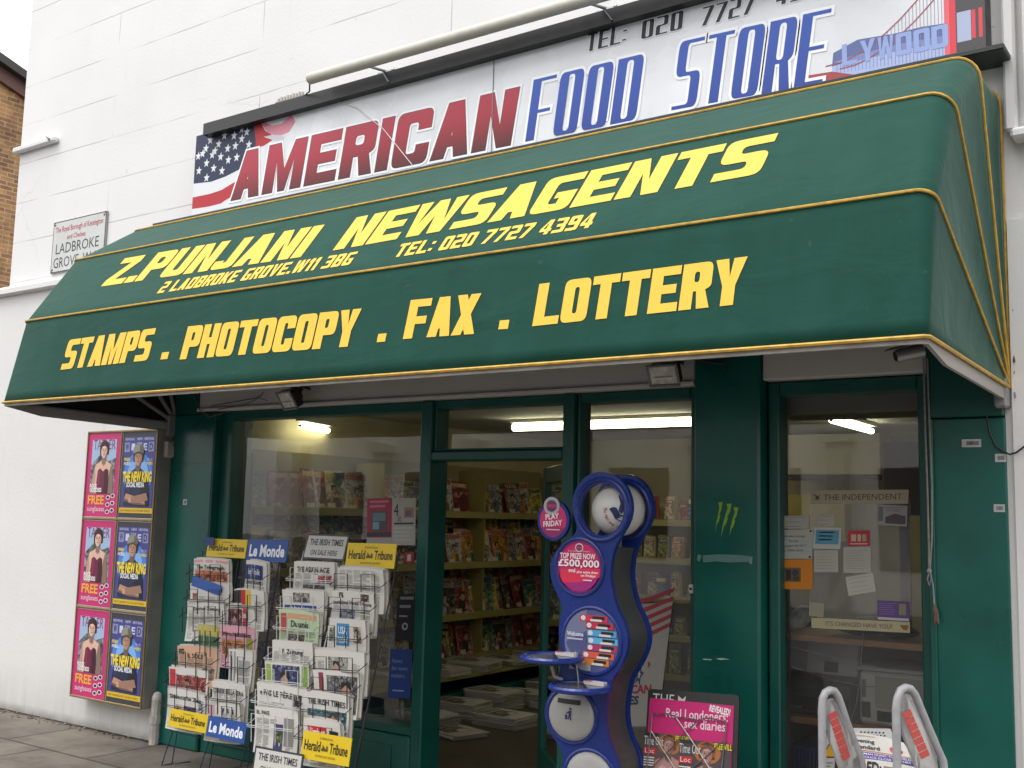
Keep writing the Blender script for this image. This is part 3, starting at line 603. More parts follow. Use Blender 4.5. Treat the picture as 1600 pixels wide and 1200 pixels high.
# ------------------------------------------------------------------ the awning
AW = thing('awning', 'long dark green folding canopy with yellow lettering over the shopfront', 'awning', (-3.66, 0, 2.184))
AXL, AXR, AZ = -6.40, -0.915, 2.184
HOOP = [(1.2, 1.29), (25.0, 1.303), (49.0, 1.331), (71.5, 1.375), (89.0, 1.32)]
def hoop(i, grow=0.0, rl=.03):
    rr = (.025, .065, .09, .10, .10)[i]
    ang, r = HOOP[i]; ang = R(ang); r += grow
    pts = [(AXL - grow, r * t) for t in (0.002, .2, .4, .6, .8)] + [(AXL - grow + rl * (1 - math.cos(R(q))), r - rl * (1 - math.sin(R(q)))) for q in (0, 22, 45, 67, 90)]
    n = 14; pts += [(AXL + rl + (AXR - rr - AXL - rl) * k / n, r) for k in range(1, n)]
    pts += [(AXR + grow - rr * (1 - math.cos(R(q))), r - rr * (1 - math.sin(R(q)))) for q in (90, 75, 60, 45, 30, 15, 0)] + [(AXR + grow, r * t) for t in (.8, .6, .4, .2, .002)]
    return [Vector((x, -y * math.cos(ang) - .012, AZ + y * math.sin(ang))) for x, y in pts]
c = MB(); rows = []
for i in range(4):
    h0, h1 = hoop(i), hoop(i + 1); n = 8
    for k in range(n + (i == 3)):
        t = k / n; row = []
        for j, (p, q) in enumerate(zip(h0, h1)):
            s_ = p.lerp(q, t)
            dep = max(0, min(1, (abs(s_.y) / 1.0)))
            if j < 5 or j > len(h0) - 6: s_ = s_ + Vector((.012 if j < 5 else -.012, 0, 0)) * math.sin(math.pi * t) * min(1, (s_ - Vector((s_.x, 0, AZ))).length / .6)
            row.append(s_)
        rows.append(row)
nc = len(rows[0])
c.add([p for r_ in rows for p in r_], [(i * nc + j, i * nc + j + 1, (i + 1) * nc + j + 1, (i + 1) * nc + j) for i in range(len(rows) - 1) for j in range(nc - 1)], CANVAS)
canopy = c.build('canopy', AW, True)
sm = canopy.modifiers.new('thickness', 'SOLIDIFY'); sm.thickness = 0.003; sm.offset = -1; canopy.data.materials.append(mat('shaded awning underside', (.004, .006, .006), .8)); sm.material_offset = 1; sm.material_offset_rim = 1  # black inner face paints the deep shade under the canopy
for i in range(5):
    c = MB(); c.tube(hoop(i, .004), .0065 if i else .0075, PIPE_Y, 6); c.build('piping', AW, True)
for i in range(4):
    c = MB(); c.tube(hoop(i, -.022), .014, GREYM, 8); c.build('frame_hoop', AW, True)
c = MB()
bar = hoop(0, -.004)
for p, q in zip(bar[:-1], bar[1:]):
    hp, hq = [.016 if t.y < -1.2 else .05 for t in (p, q)]
    c.add([p + Vector((0, 0, -.006)), q + Vector((0, 0, -.006)), q + Vector((0, 0, -.006 - hq)), p + Vector((0, 0, -.006 - hp))], [(0, 1, 2, 3)], WHITE_B)
o = c.build('bottom_rail', AW); sm = o.modifiers.new('thickness', 'SOLIDIFY'); sm.thickness = .014; sm.offset = 1
for x in (AXL + .02, AXR - .02):
    c = MB(); c.bbox(x - .025, x + .025, -.10, .0, AZ - .09, AZ + .06, GREYM, .008); c.build('hinge_bracket', AW)
def panel(i):
    a0, r0 = HOOP[i]; a1, r1 = HOOP[i + 1]
    p0 = Vector((AXL, -r0 * math.cos(R(a0)) - .012, AZ + r0 * math.sin(R(a0)))); p1 = Vector((AXL, -r1 * math.cos(R(a1)) - .012, AZ + r1 * math.sin(R(a1))))
    V = (p1 - p0).normalized(); N = Vector((1, 0, 0)).cross(V).normalized()
    f = lambda u, v, d: p0 + Vector((u, 0, 0)) + V * v + N * d
    def uv(px, py): q = PN(px, py, p0, N) - p0; return q.x, q.dot(V)
    return f, uv
SERP = dict(w=.78, v=.325, h=.195, r=.17, gap=.055)
f, uv = panel(0)
def words(f, uv, lst, h, shear, kw, color):
    for t, pl, pr in lst:
        c = MB(); A = Art(c, f, base=.0018)
        u0, v0 = uv(*pl); u1, v1 = uv(*pr); A.block(t, u0, v0, h, color, 1, tw=u1 - u0, shear=shear, rot=(v1 - v0) / (u1 - u0), **kw)
        c.build('lettering', AW)
words(f, uv, [('STAMPS', (95, 578), (231, 563)), ('.', (251, 562), (262, 561)), ('PHOTOCOPY', (281, 562), (553, 541)), ('.', (589, 535), (602, 534)), ('FAX', (630, 530), (741, 522)), ('.', (779, 515), (794, 514)), ('LOTTERY', (832, 510), (1160, 475))], .188, .03, SERP, YEL)
f, uv = panel(1)
S2 = dict(w=.82, v=.315, h=.205, r=.17, gap=.06)
words(f, uv, [('Z.PUNJANI', (158, 448), (470, 402)), ('NEWSAGENTS', (520, 392), (1186, 272))], .242, .11, S2, YEL)
words(f, uv, [('2 LADBROKE GROVE.W11 3BG', (245, 459), (546, 414)), ('TEL: 020 7727 4394', (614, 403), (922, 356))], .092, .10, dict(w=.76, v=.27, h=.19, r=.14, gap=.13), YEL)

# ------------------------------------------------------------------ the printed fascia sign
SG = thing('fascia_sign', 'long printed fascia sign with red and blue lettering, a flag and a bridge photograph', 'sign', (-3.6, -.12, 3.6))
SY = -.12; SX0, SX1, SZ0, SZ1 = -6.215, -.945, 3.63, 4.235
c = MB(); c.box(SX0, SX1, SY + .002, -.002, SZ0, SZ1, BLACK); c.box(-6.07, SX1, SY - .06, SY + .001, 4.197, 4.28, BLACK); c.box(-6.07, SX1, SY + .0015, -.0025, SZ1 + .001, 4.279, BLACK)
c.build('sign_box', SG)
c = MB(); c.bbox(-6.55, -.86, -.20, -.003, 3.595, 3.622, mat('dark green ledge', (.012, .022, .02), .4), .005); c.build('ledge', SG)
def sp(px, py): p = P(px, py, SY); return (p.x, p.z)
PRINT = mat('glossy white vinyl print', (.74, .755, .79), .28, var=.10, scale=2.6)
SKYW = '#e9e9ee'
c = MB(); A = Art(c, wallf(SY), base=.0004, step=.0003)
A.rect(SX0, SZ0, SX1, SZ1, PRINT, 0)
# flag
NAVY = '#0d2346'; FR = '#b3212c'; FW_ = '#dfe0e4'
A.poly([(SX0, 3.885), sp(330, 284), sp(352, 276), sp(372, 266), sp(392, 250), sp(400, 225), (sp(396, 200)[0], SZ1), (SX0, SZ1)], NAVY, 2)
A.poly([(SX0, 3.63), (SX0, 3.885), sp(330, 284), sp(352, 276), sp(372, 266), sp(400, 250), sp(360, 300), sp(352, 322)], FW_, 1)
A.poly([(SX0, 3.70), (SX0, 3.785), sp(328, 303), sp(346, 297), sp(366, 285), sp(392, 270), sp(372, 300), sp(345, 318), sp(325, 323)], FR, 2)
A.poly([(sp(394, 200)[0], SZ1), sp(398, 232), sp(412, 228), sp(432, 215), sp(415, 205), (sp(404, 200)[0], SZ1)], FR, 1)
A.poly([(sp(404, 200)[0], SZ1), sp(418, 208), sp(436, 213), sp(452, 206), sp(462, 190), (sp(455, 185)[0], SZ1 - .03), sp(440, 193), sp(425, 196)], '#d98a9c', 1)
A.poly([sp(412, 214), sp(436, 222), sp(446, 216), sp(440, 211), sp(424, 211)], '#c9c9d2', 2)
for k, (px, py) in enumerate([(317, 240), (310, 244), (322, 232), (329, 219), (342, 225), (351, 212), (356, 232), (366, 212), (368, 228), (378, 202), (386, 206), (378, 217), (389, 226), (332, 242), (345, 245), (357, 250), (323, 255), (334, 263), (347, 267), (311, 267), (323, 278), (336, 236), (370, 246)]):
    A.poly(star(*sp(px, py), .034, .1), FW_, 3)
# bridge over the bay
A.poly([sp(1302, 83), sp(1340, 62), sp(1400, 52), sp(1440, 42), sp(1480, 36), (SX1, 3.90), (SX1, 3.70), sp(1480, 62), sp(1400, 76), sp(1340, 92), sp(1300, 104)], '#5d6a9e', 1)
A.poly([sp(1300, 104), sp(1340, 92), sp(1400, 76), sp(1480, 62), (SX1, 3.70), (SX1, SZ0), (sp(1300, 120)[0], SZ0)], '#a7b8e2', 1)
A.poly([sp(1302, 98), sp(1330, 88), sp(1400, 70), sp(1480, 55), sp(1478, 66), sp(1400, 80), sp(1330, 98)], '#7c8cc0', 2)
TWR = '#d8404c'; TWD = '#484547'
for x0, x1, cc in ((1476, 1484, '#e06672'), (1484, 1494, TWR), (1494, 1541, TWD)):
    A.rect(sp(x0, 60)[0], SZ0, sp(x1, 60)[0] if x1 < 1541 else SX1, SZ1, cc, 3)
A.rect(sp(1496, 60)[0], sp(1505, 65)[1], sp(1518, 60)[0], sp(1505, 18)[1], '#a9b3cf', 4)
A.rect(sp(1519, 60)[0], sp(1519, 60)[1], sp(1525, 60)[0], sp(1525, 14)[1], TWR, 4); A.rect(sp(1530, 60)[0], sp(1530, 58)[1], sp(1536, 60)[0], sp(1530, 12)[1], TWR, 4)
def strip(A, p, q, wd, cc, L):
    p = Vector(p); q = Vector(q); n = (q - p).normalized(); n = Vector((-n.y, n.x)) * wd / 2; A.poly([tuple(p + n), tuple(q + n), tuple(q - n), tuple(p - n)], cc, L)
prev = None
for k in range(9):
    t = k / 8; x = 1290 + (1478 - 1290) * t; y = 104 - 12 * t - 150 * t ** 1.7
    if y < -30: break
    q = sp(x, y); q2 = sp(x + 22, y + 4)
    if prev: strip(A, prev[0], q, .006, '#9c5563', 4); strip(A, prev[1], q2, .006, '#9c5563', 4)
    prev = (q, q2)
for k in range(30):
    x = 1308 + k * 5.7; t = (x - 1290) / 188; y = 104 - 12 * t - 150 * t ** 1.7; b_ = sp(x, 118 - 30 * t); tp = min(SZ1 - .01, sp(x, y)[1])
    if tp > b_[1]: A.rect(b_[0] - .0012, b_[1], b_[0] + .0012, tp, '#8b7fa0', 3)
A.poly([sp(1262, 118), sp(1300, 112), sp(1345, 118), sp(1400, 112), (sp(1400, 112)[0], SZ0), (sp(1262, 118)[0], SZ0)], '#a8404a', 3)
for k, ch in enumerate('LYWOOD'):
    u, v = sp(1316 + k * 28, 104 - k * 5.2); A.block(ch, u, v, .105, '#93a6da', 5, tw=.07)
c.build('printed_panel', SG)
RED = grad_mat('red to maroon sign print', [(0.0, '#3a1018'), (.3, '#7d1622'), (.62, '#a52236'), (1.0, '#b03046')], .05, .43)
BLU = grad_mat('blue sign print', [(0.0, '#1c3f97'), (1.0, '#2c55b4')], .05, .45)
EDGE = '#f4f5f8'
c = MB(); A = Art(c, wallf(SY), base=.0026, step=.0004)
u0, v0 = sp(361, 314); u1, v1 = sp(798, 227)
def fit(t, u, ue, hh, cc, rot, shear, out, L, **kw):
    c = MB(); A = Art(c, wallf(SY), base=.0026, step=.0004); A.block(t, u, v_, hh, cc, L, tw=ue - u, shear=shear, rot=rot, out=out, **kw); c.build('lettering', SG)
v_ = v0; fit('AMERICAN', u0, u1, .33, RED, (v1 - v0) / (u1 - u0), .17, [(.003, '#3b2630'), (.016, EDGE)], 1, w=.86, v=.31, h=.21, r=.15, gap=.10)
FD = dict(w=.72, v=.27, h=.055, r=.14, gap=.12)
u0, v_ = sp(821, 222); u1 = sp(994, 182)[0]; fit('FOOD', u0, u1, .35, BLU, -.012, .14, [(.015, EDGE)], 1, **FD)
u0, v_ = sp(1049, 173); u1 = sp(1285, 132)[0]; fit('STORE', u0, u1, .355, BLU, -.03, .14, [(.015, EDGE)], 1, **FD)
DK = '#2b2733'
u0, v_ = sp(916, 82); u1 = sp(978, 72)[0]; fit('TEL:', u0, u1, .098, DK, 0, .12, [(.004, EDGE)], 1, w=.66, v=.24, h=.09, r=.1, gap=.12)
u0, v_ = sp(1002, 62); u1 = sp(1066, 47)[0]; fit('020', u0, u1, .098, DK, 0, .1, [(.004, EDGE)], 1, w=.66, v=.24, h=.08, r=.14, gap=.14)
u0, v_ = sp(1095, 42); u1 = sp(1178, 20)[0]; fit('7727', u0, u1, .098, DK, 0, .14, [(.004, EDGE)], 1, w=.66, v=.24, h=.08, r=.14, gap=.14)
u0, v_ = sp(1212, 10); u1 = sp(1300, -8)[0]; fit('4394', u0, u1, .098, DK, 0, .14, [(.004, EDGE)], 1, w=.66, v=.24, h=.08, r=.14, gap=.14)
c = MB(); x = sp(772, 100)[0]; c.box(x - .002, x + .002, SY - .006, SY + .001, SZ0, SZ1, '#8b8f96'); c.build('joint_strip', SG); c = MB()
c.tube([Vector((sp(520, 155)[0], SY - .004, SZ1 - .01)), Vector((sp(560, 170)[0], SY - .006, sp(560, 170)[1])), Vector((sp(600, 202)[0], SY - .0065, sp(600, 202)[1])), Vector((sp(645, 258)[0], SY - .006, sp(645, 258)[1]))], .003, '#d8d8da', 5)
c.build('joint_strip', SG)

# trough light over the sign
TL = thing('sign_light', 'long white tubular light on arms over the printed fascia sign', 'light', (-3.2, -.3, 4.5))
c = MB(); p0 = P(484, 123, -.30); p1 = P(690, 64, -.30); dz = (p1.z - p0.z) / (p1.x - p0.x)
end = Vector((-1.2, -.30, p0.z + dz * (-1.2 - p0.x))); c.tube([p0, p0.lerp(end, .01), p0.lerp(end, .5), end], .036, mat('cream enamel tube', (.55, .52, .46), .4, var=.05), 16)
c.build('lamp_housing', TL, True)
for px, py in ((620, 100), (962, 8)):
    q = P(px, py, -.06); h = MB(); top = Vector((q.x - .03, -.30, p0.z + dz * (q.x - p0.x) - .02))
    h.tube([(q.x, -.12, 4.285), (q.x, -.14, 4.30), top], .009, STEEL); h.tube([(q.x, -.183, 4.275), (q.x + .05, -.183, 4.205)], .007, BLACK, 6)  # the slanting black rod draws the bracket's shadow across the black band
    h.box(q.x - .06, q.x + .05, -.17, -.10, 4.2815, 4.295, STEEL); h.ball((q.x - .05, -.14, 4.303), .014, .014, .014, STEEL, 8, 6); h.ball((q.x + .045, -.14, 4.303), .014, .014, .014, STEEL, 8, 6); h.build('bracket', TL)
q = P(462, 150, -.1); h = MB()
h.tube([p0 + Vector((.0, 0, .02)), p0 + Vector((-.06, .06, -.05)), Vector((q.x + .08, -.12, 4.30)), Vector((q.x + .03, -.12, 4.285))], .005, BLACK, 6)
h.build('cable', TL)
h = MB()
for k in range(9): h.box(q.x - .10 + k * .028, q.x - .085 + k * .028, -.17, -.155, 4.287, 4.315 + .006 * (k % 2), '#b8b4ac')
h.box(q.x - .11, q.x + .15, -.175, -.14, 4.2805, 4.2905, '#8d8a84'); h.build('terminal_strip', TL)
# ------------------------------------------------------------------ people printed on posters and pages (plain generic figures)
def tone(h, k):
    h = h.lstrip('#'); return '#' + ''.join('%02x' % max(0, min(255, int(int(h[i:i + 2], 16) * k))) for i in (0, 2, 4))
def figure(A, cu, v0, s, L, skin='#c9977a', hair='#2a1e1a', top='#6b2340', arms=True, crossed=False, hat=None):
    """a printed half-length portrait: s = head height; v0 = bottom of the bust"""
    T = lambda pts, c, l: A.poly([(cu + x * s, v0 + y * s) for x, y in pts], c, l)
    dk, md, lt, td, tl = tone(skin, .62), tone(skin, .84), tone(skin, 1.1), tone(top, .6), tone(top, 1.35)
    body = [(-1.15, 0), (-1.12, .8), (-1.0, 1.5), (-.82, 1.88), (-.45, 2.02), (-.22, 2.15), (.22, 2.15), (.45, 2.02), (.82, 1.88), (1.0, 1.5), (1.12, .8), (1.15, 0)]
    T([(-.62, 1.9), (-.66, 2.6), (-.52, 3.2), (-.2, 3.46), (.2, 3.46), (.5, 3.22), (.62, 2.7), (.56, 2.1), (.6, 1.8), (.0, 2.0)] if False else [(-.46, 2.5), (-.5, 2.9), (-.4, 3.3), (0, 3.45), (.4, 3.3), (.5, 2.9), (.46, 2.5)], hair, L)
    T(body, skin if not crossed else top, L + 1)
    if not crossed:
        T([(-1.15, 0), (-1.12, .8), (-1.0, 1.5), (-.9, 1.7), (-.8, 1.2), (-.78, 0)], md, L + 2); T([(.55, 0), (.62, 1.2), (.8, 1.86), (1.0, 1.5), (1.12, .8), (1.15, 0)], dk, L + 2)
        T([(-.3, 1.95), (0, 1.75), (.3, 1.95), (.0, 1.86)], md, L + 2)
        T([(-.62, 0), (-.66, .6), (-.6, 1.1), (-.56, 1.5), (-.3, 1.62), (0, 1.42), (.3, 1.62), (.56, 1.5), (.6, 1.1), (.66, .6), (.62, 0)], top, L + 3)
        T([(.1, 0), (.2, .7), (.12, 1.2), (.3, 1.58), (.56, 1.48), (.62, .9), (.62, 0)], td, L + 4); T([(-.5, .2), (-.45, .9), (-.42, 1.45), (-.3, 1.4), (-.32, .7)], tl, L + 4)
    else:
        T([(.2, 0), (.35, 1.2), (.5, 1.98), (.82, 1.88), (1.0, 1.5), (1.15, 0)], td, L + 2); T([(-.25, 2.1), (0, 1.5), (.25, 2.1), (.0, 1.95)], tl, L + 3); T([(-.9, .9), (-.7, 1.6), (-.55, 1.5), (-.7, .8)], tl, L + 2)
    T([(-.2, 1.95), (-.21, 2.42), (.21, 2.42), (.2, 1.95), (0, 1.86)], dk, L + 4)
    A.ell(cu, v0 + s * 2.74, s * .34, s * .46, skin, L + 5)
    T([(.08, 2.30), (.2, 2.36), (.31, 2.55), (.34, 2.78), (.30, 3.0), (.2, 3.1), (.22, 2.8), (.14, 2.6)], md, L + 6); T([(-.2, 3.02), (.05, 3.1), (.12, 2.95), (-.16, 2.9)], lt, L + 6)
    T([(-.34, 2.74), (-.36, 3.0), (-.2, 3.22), (.1, 3.26), (.32, 3.08), (.35, 2.8), (.28, 2.98), (.05, 3.08), (-.2, 3.02), (-.28, 2.9)], hair, L + 7)
    for q in (-1, 1): A.ell(cu + q * s * .13, v0 + s * 2.79, s * .062, s * .028, '#2a2220', L + 7, 8); A.rect(cu + q * s * .13 - s * .07, v0 + s * 2.86, cu + q * s * .13 + s * .07, v0 + s * 2.885, tone(hair, .8), L + 7)
    T([(.0, 2.82), (.055, 2.64), (.0, 2.615), (-.03, 2.64)], dk, L + 7); T([(-.1, 2.53), (0, 2.555), (.1, 2.53), (0, 2.485)], '#8a3f3d', L + 7)
    if hat:
        T([(-.5, 2.98), (-.47, 3.3), (-.2, 3.52), (.2, 3.52), (.47, 3.3), (.5, 2.98), (0, 3.08)], hat, L + 8); T([(.1, 3.05), (.12, 3.5), (.47, 3.3), (.5, 2.98)], tone(hat, .7), L + 9); T([(-.44, 2.98), (0, 3.1), (.48, 2.96), (.42, 2.88), (0, 2.98), (-.38, 2.9)], tone(hat, .5), L + 9)
    if crossed:
        T([(-1.12, .3), (-.92, .72), (.82, .36), (.87, .05), (-.2, .1)], skin, L + 6); T([(-1.1, .3), (-.2, .1), (.87, .05), (.85, .14), (-.2, .24), (-1.05, .42)], dk, L + 7)
        T([(1.12, .35), (.92, .75), (-.7, .48), (-.62, .2), (.3, .18)], md, L + 8); T([(-.7, .48), (-.62, .2), (-.4, .22), (-.45, .5)], lt, L + 9)

# ------------------------------------------------------------------ the wall left of the shop
NP = thing('street_nameplate', 'white enamel street nameplate with red and black lettering above the awning corner', 'sign', (-7.75, -.02, 3.65))
c = MB(); x0, x1, z0, z1 = -8.10, -7.38, 3.455, 3.885; ny = -.018
c.bbox(x0, x1, ny, -.001, z0, z1, '#8d8d8c', .004)
A = Art(c, wallf(ny)); A.rect(x0 + .004, z0 + .004, x1 - .004, z1 - .004, '#2a2c2c', 0)
A.poly(fillet([(x0 + .012, z0 + .012, .03), (x1 - .012, z0 + .012, .03), (x1 - .012, z1 - .012, .03), (x0 + .012, z1 - .012, .03)]), mat('white enamel', '#c3c5c4', .35, var=.06, scale=6), 1)
cx = (x0 + x1) / 2
A.text('The Royal Borough of Kensington', cx, z1 - .095, .045, '#a8283c', 2, w=.64, al='c', bold=.012); A.text('and Chelsea', cx - .03, z1 - .165, .04, '#a8283c', 2, w=.25, al='c', bold=.012)
A.text('LADBROKE', cx - .01, z0 + .155, .085, '#26292c', 2, w=.58, al='c'); A.text('GROVE, W.11', cx - .01, z0 + .04, .085, '#26292c', 2, w=.62, al='c')
for u in (x0 + .03, x1 - .03):
    for v in (z0 + .03, z1 - .03): c.ball((u, ny - .003, v), .008, .004, .008, '#2a2c2c', 8, 6)
c.build('plate', NP)

PC = thing('poster_case', 'tall grey wall case showing six magazine cover posters, pink ones beside blue ones', 'poster case', (-7.0, -.03, 1.2))
pd = -.155; px0 = (P(138, 674, pd).x + P(112, 1084, pd).x) / 2; px1 = (P(247, 671, pd).x + P(224, 1112, pd).x) / 2; pz0 = (P(112, 1085, pd).z + P(224, 1112, pd).z) / 2; pz1 = (P(138, 674, pd).z + P(247, 671, pd).z) / 2
c = MB(); c.bbox(px0, px1, pd, -.031, pz0, pz1, mat('weathered grey case', (.24, .225, .21), .5, var=.2, scale=6), .006); c.build('case', PC)
GOLD = mat('worn brass trim', (.30, .22, .10), .4, metal=.6, var=.2)
mid = (P(189, 673, pd).x + P(168, 1098, pd).x) / 2; rowh = (pz1 - pz0) / 3
def poster_pink(A, u0, v0, u1, v1):
    W, H = u1 - u0, v1 - v0
    A.rect(u0, v0, u1, v1, '#c22e70', 0); A.rect(u0 + W * .13, v0 + H * .27, u1 - W * .12, v1 - H * .08, print_mat('#7d8590', 14), 1)
    A.rect(u0 + W * .13, v0 + H * .62, u1 - W * .12, v1 - H * .08, '#9db7d4', 2); A.poly([(u0 + W * .13, v0 + H * .62), (u0 + W * .4, v0 + H * .74), (u0 + W * .65, v0 + H * .66), (u1 - W * .12, v0 + H * .7), (u1 - W * .12, v0 + H * .45), (u0 + W * .13, v0 + H * .45)], print_mat('#6c7076', 18), 3)
    A.text('TATLER', u0 + W * .17, v1 - H * .20, H * .12, '#8d2b6c', 4, w=W * .68)
    figure(A, u0 + W * .52, v0 + H * .275, H * .185, 5, '#dcb39f', '#3a2824', '#6b1d3d')
    A.text('ROCK', u0 + W * .15, v0 + H * .345, H * .045, '#f0f0f0', 10, w=W * .22, bold=.03); A.text('GODDESS', u0 + W * .15, v0 + H * .295, H * .045, '#f0f0f0', 10, w=W * .36, bold=.03)
    A.text('FREE', u0 + W * .1, v0 + H * .15, H * .1, '#f0a83a', 4, w=W * .5, bold=.03); A.text('sunglasses', u0 + W * .1, v0 + H * .065, H * .06, '#f3d5e2', 4, w=W * .52)
    for k in range(3):
        for q in (0, 1): A.ell(u0 + W * (.72 + .14 * q), v0 + H * (.06 + .085 * k + .02 * q), W * .065, H * .026, '#f3e6ec', 4, 12); A.ell(u0 + W * (.72 + .14 * q), v0 + H * (.06 + .085 * k + .02 * q), W * .045, H * .018, '#3a2b3d', 5, 12)
def poster_blue(A, u0, v0, u1, v1):
    W, H = u1 - u0, v1 - v0
    A.rect(u0, v0, u1, v1, '#3b3a40', 0); A.rect(u0 + W * .05, v0 + H * .12, u1 - W * .05, v1 - H * .06, '#444488', 1)
    A.ell(u0 + W * .5, v0 + H * .5, W * .42, H * .26, '#4d7fd0', 2); A.ell(u0 + W * .5, v0 + H * .5, W * .3, H * .2, '#7fb0ea', 3)
    for k, wd in enumerate((.3, .17, .3)): A.text('NEW RIVALS'[:9 if k != 1 else 4], u0 + W * (.08, .43, .64)[k], v1 - H * .10, H * .03, '#d5d8ee', 3, w=W * wd * .9)
    for k, ch in enumerate('WIRED'):
        a = u0 + W * (.07 + .175 * k); A.rect(a, v1 - H * .235, a + W * .155, v1 - H * .125, '#8d8fb8' if k % 2 == 0 else '#4b4f96', 4); A.text(ch, a + W * .0775, v1 - H * .215, H * .075, '#2c2f66' if k % 2 == 0 else '#c9cce6', 5, w=W * .1, al='c', bold=.03)
    figure(A, u0 + W * .5, v0 + H * .135, H * .205, 6, '#b98d76', '#3a2d28', '#232a46', crossed=True, hat='#8d8a80')
    A.text('THE NEW KING', u0 + W * .08, v0 + H * .42, H * .11, '#f2d83a', 12, w=W * .84, bold=.045); A.text('SOCIAL MEDIA', u0 + W * .2, v0 + H * .355, H * .055, '#e6e8f0', 12, w=W * .52, bold=.035)
    A.text('FREE', u0 + W * .08, v0 + H * .66, H * .035, '#e6cf4a', 4, w=W * .17, bold=.03); A.text('MOBILE', u0 + W * .08, v0 + H * .61, H * .035, '#e8e8f0', 4, w=W * .19, bold=.03)
    A.text('PLUS', u0 + W * .76, v0 + H * .66, H * .03, '#c8c3e6', 4, w=W * .14); A.text('MAPS', u0 + W * .74, v0 + H * .61, H * .035, '#e6cf4a', 4, w=W * .17, bold=.03)
    A.rect(u0 + W * .02, v0 + H * .055, u1 - W * .02, v0 + H * .115, '#d9b52a', 3); A.text('NEW THINKING FOR THE NEW WORLD', u0 + W * .06, v0 + H * .07, H * .025, '#4a4023', 4, w=W * .86)
for r_ in range(3):
    v0 = pz0 + r_ * rowh; v1 = v0 + rowh
    for k, (a, b_) in enumerate(((px0 + .004, mid - .004), (mid + .004, px1 - .004))):
        c = MB(); c.box(a + .004, b_ - .004, pd - .004, pd - .0005, v0 + .010, v1 - .010, '#d8d5d0'); A = Art(c, wallf(pd - .004), step=.0004)
        (poster_blue if k else poster_pink)(A, a + .008, v0 + .014, b_ - .008, v1 - .014)
        tag(c.build('poster', PC), 'blue magazine cover with a man in a cap, arms folded' if k else 'pink bordered magazine cover with a woman in a dark red dress')
c = MB()
for z in (pz0 + .006, pz0 + rowh, pz0 + 2 * rowh, pz1 - .006): c.bbox(px0 + .001, px1 - .001, pd - .013, pd - .0006, z - .007, z + .007, GOLD, .003)
for x in (px0 + .007, mid, px1 - .007): c.bbox(x - .006, x + .006, pd - .0125, pd - .0007, pz0 + .013, pz1 - .013, GOLD, .003)
c.build('frame', PC)
JB = MB(); p = P(262, 702, -.06); JB.bbox(p.x - .05, p.x + .05, -.11, -.031, p.z - .06, p.z + .06, '#b5ada9', .012); JB.tube([(p.x + .05, -.05, p.z + .03), (-6.43, -.05, p.z + .03)], .01, '#b5ada9'); tag(JB.build('junction_box', org=(p.x, -.07, p.z)), 'small pale junction box on the wall beside the top of the poster case', 'junction box')
p = P(244, 1105, -.07); c = MB(); c.tube([(p.x, -.07, .0), (p.x, -.07, .12), (p.x + .005, -.07, .30)], .035, mat('old painted pipe', (.42, .40, .37), .8, var=.2, scale=15, bump=.5), 10); c.ball((p.x + .005, -.07, .30), .037, .036, .05, MATS['old painted pipe'], 12, 8); c.tube([(p.x - .002, -.07, .14), (p.x, -.07, .19)], .043, MATS['old painted pipe'], 10); tag(c.build('pipe_stub', org=(p.x, -.07, 0)), 'stumpy painted pipe standing by the wall under the poster case', 'pipe')

# ------------------------------------------------------------------ newspapers
PAPER = '#d5d2cc'
def pagefn(W, H, bend, thick, skew=0.0, drop=0.0):
    def f(u, v, d):
        t = v / H; s = u / W
        y = -d - bend * math.sin(math.pi * s) * .55 - bend * .5 * t * t + skew * (s - .5) * t
        return Vector((u - W / 2 + .006 * math.sin(3 * t), y, v - drop * abs(s - .35) ** 2 * t))
    return f
def photo(A, u0, v0, u1, v1, base, L, seed):
    q = random.Random(seed); A.rect(u0, v0, u1, v1, print_mat(base, 45), L)
    W, H = u1 - u0, v1 - v0
    cols = ['#2c2a2d', '#8a7468', '#b99580', '#5a5f6e', '#d3cdc5', '#3d4a5c', '#7a3a36']
    for k in range(2):
        w = W * q.uniform(.14, .3); h = H * q.uniform(.2, .5); a = u0 + w + q.random() * max(.001, W - 2 * w)
        A.poly([(a - w, v0), (a - w * .8, v0 + h * .8), (a, v0 + h * 1.1), (a + w * .8, v0 + h * .8), (a + w, v0)] if q.random() < .6 else [(a - w, v0 + h * .2), (a, v0 + h), (a + w, v0 + h * .3)], q.choice(cols), L + 1 + k)
    a = u0 + W * q.uniform(.3, .7); A.ell(a, v0 + H * .62, min(W, H) * .14, min(W, H) * .19, '#b58f79', L + 6, 12); A.poly([(a - min(W, H) * .16, v0 + H * .62), (a - min(W, H) * .14, v0 + H * .84), (a + min(W, H) * .14, v0 + H * .84), (a + min(W, H) * .16, v0 + H * .62), (a, v0 + H * .76)], '#2a2320', L + 7)
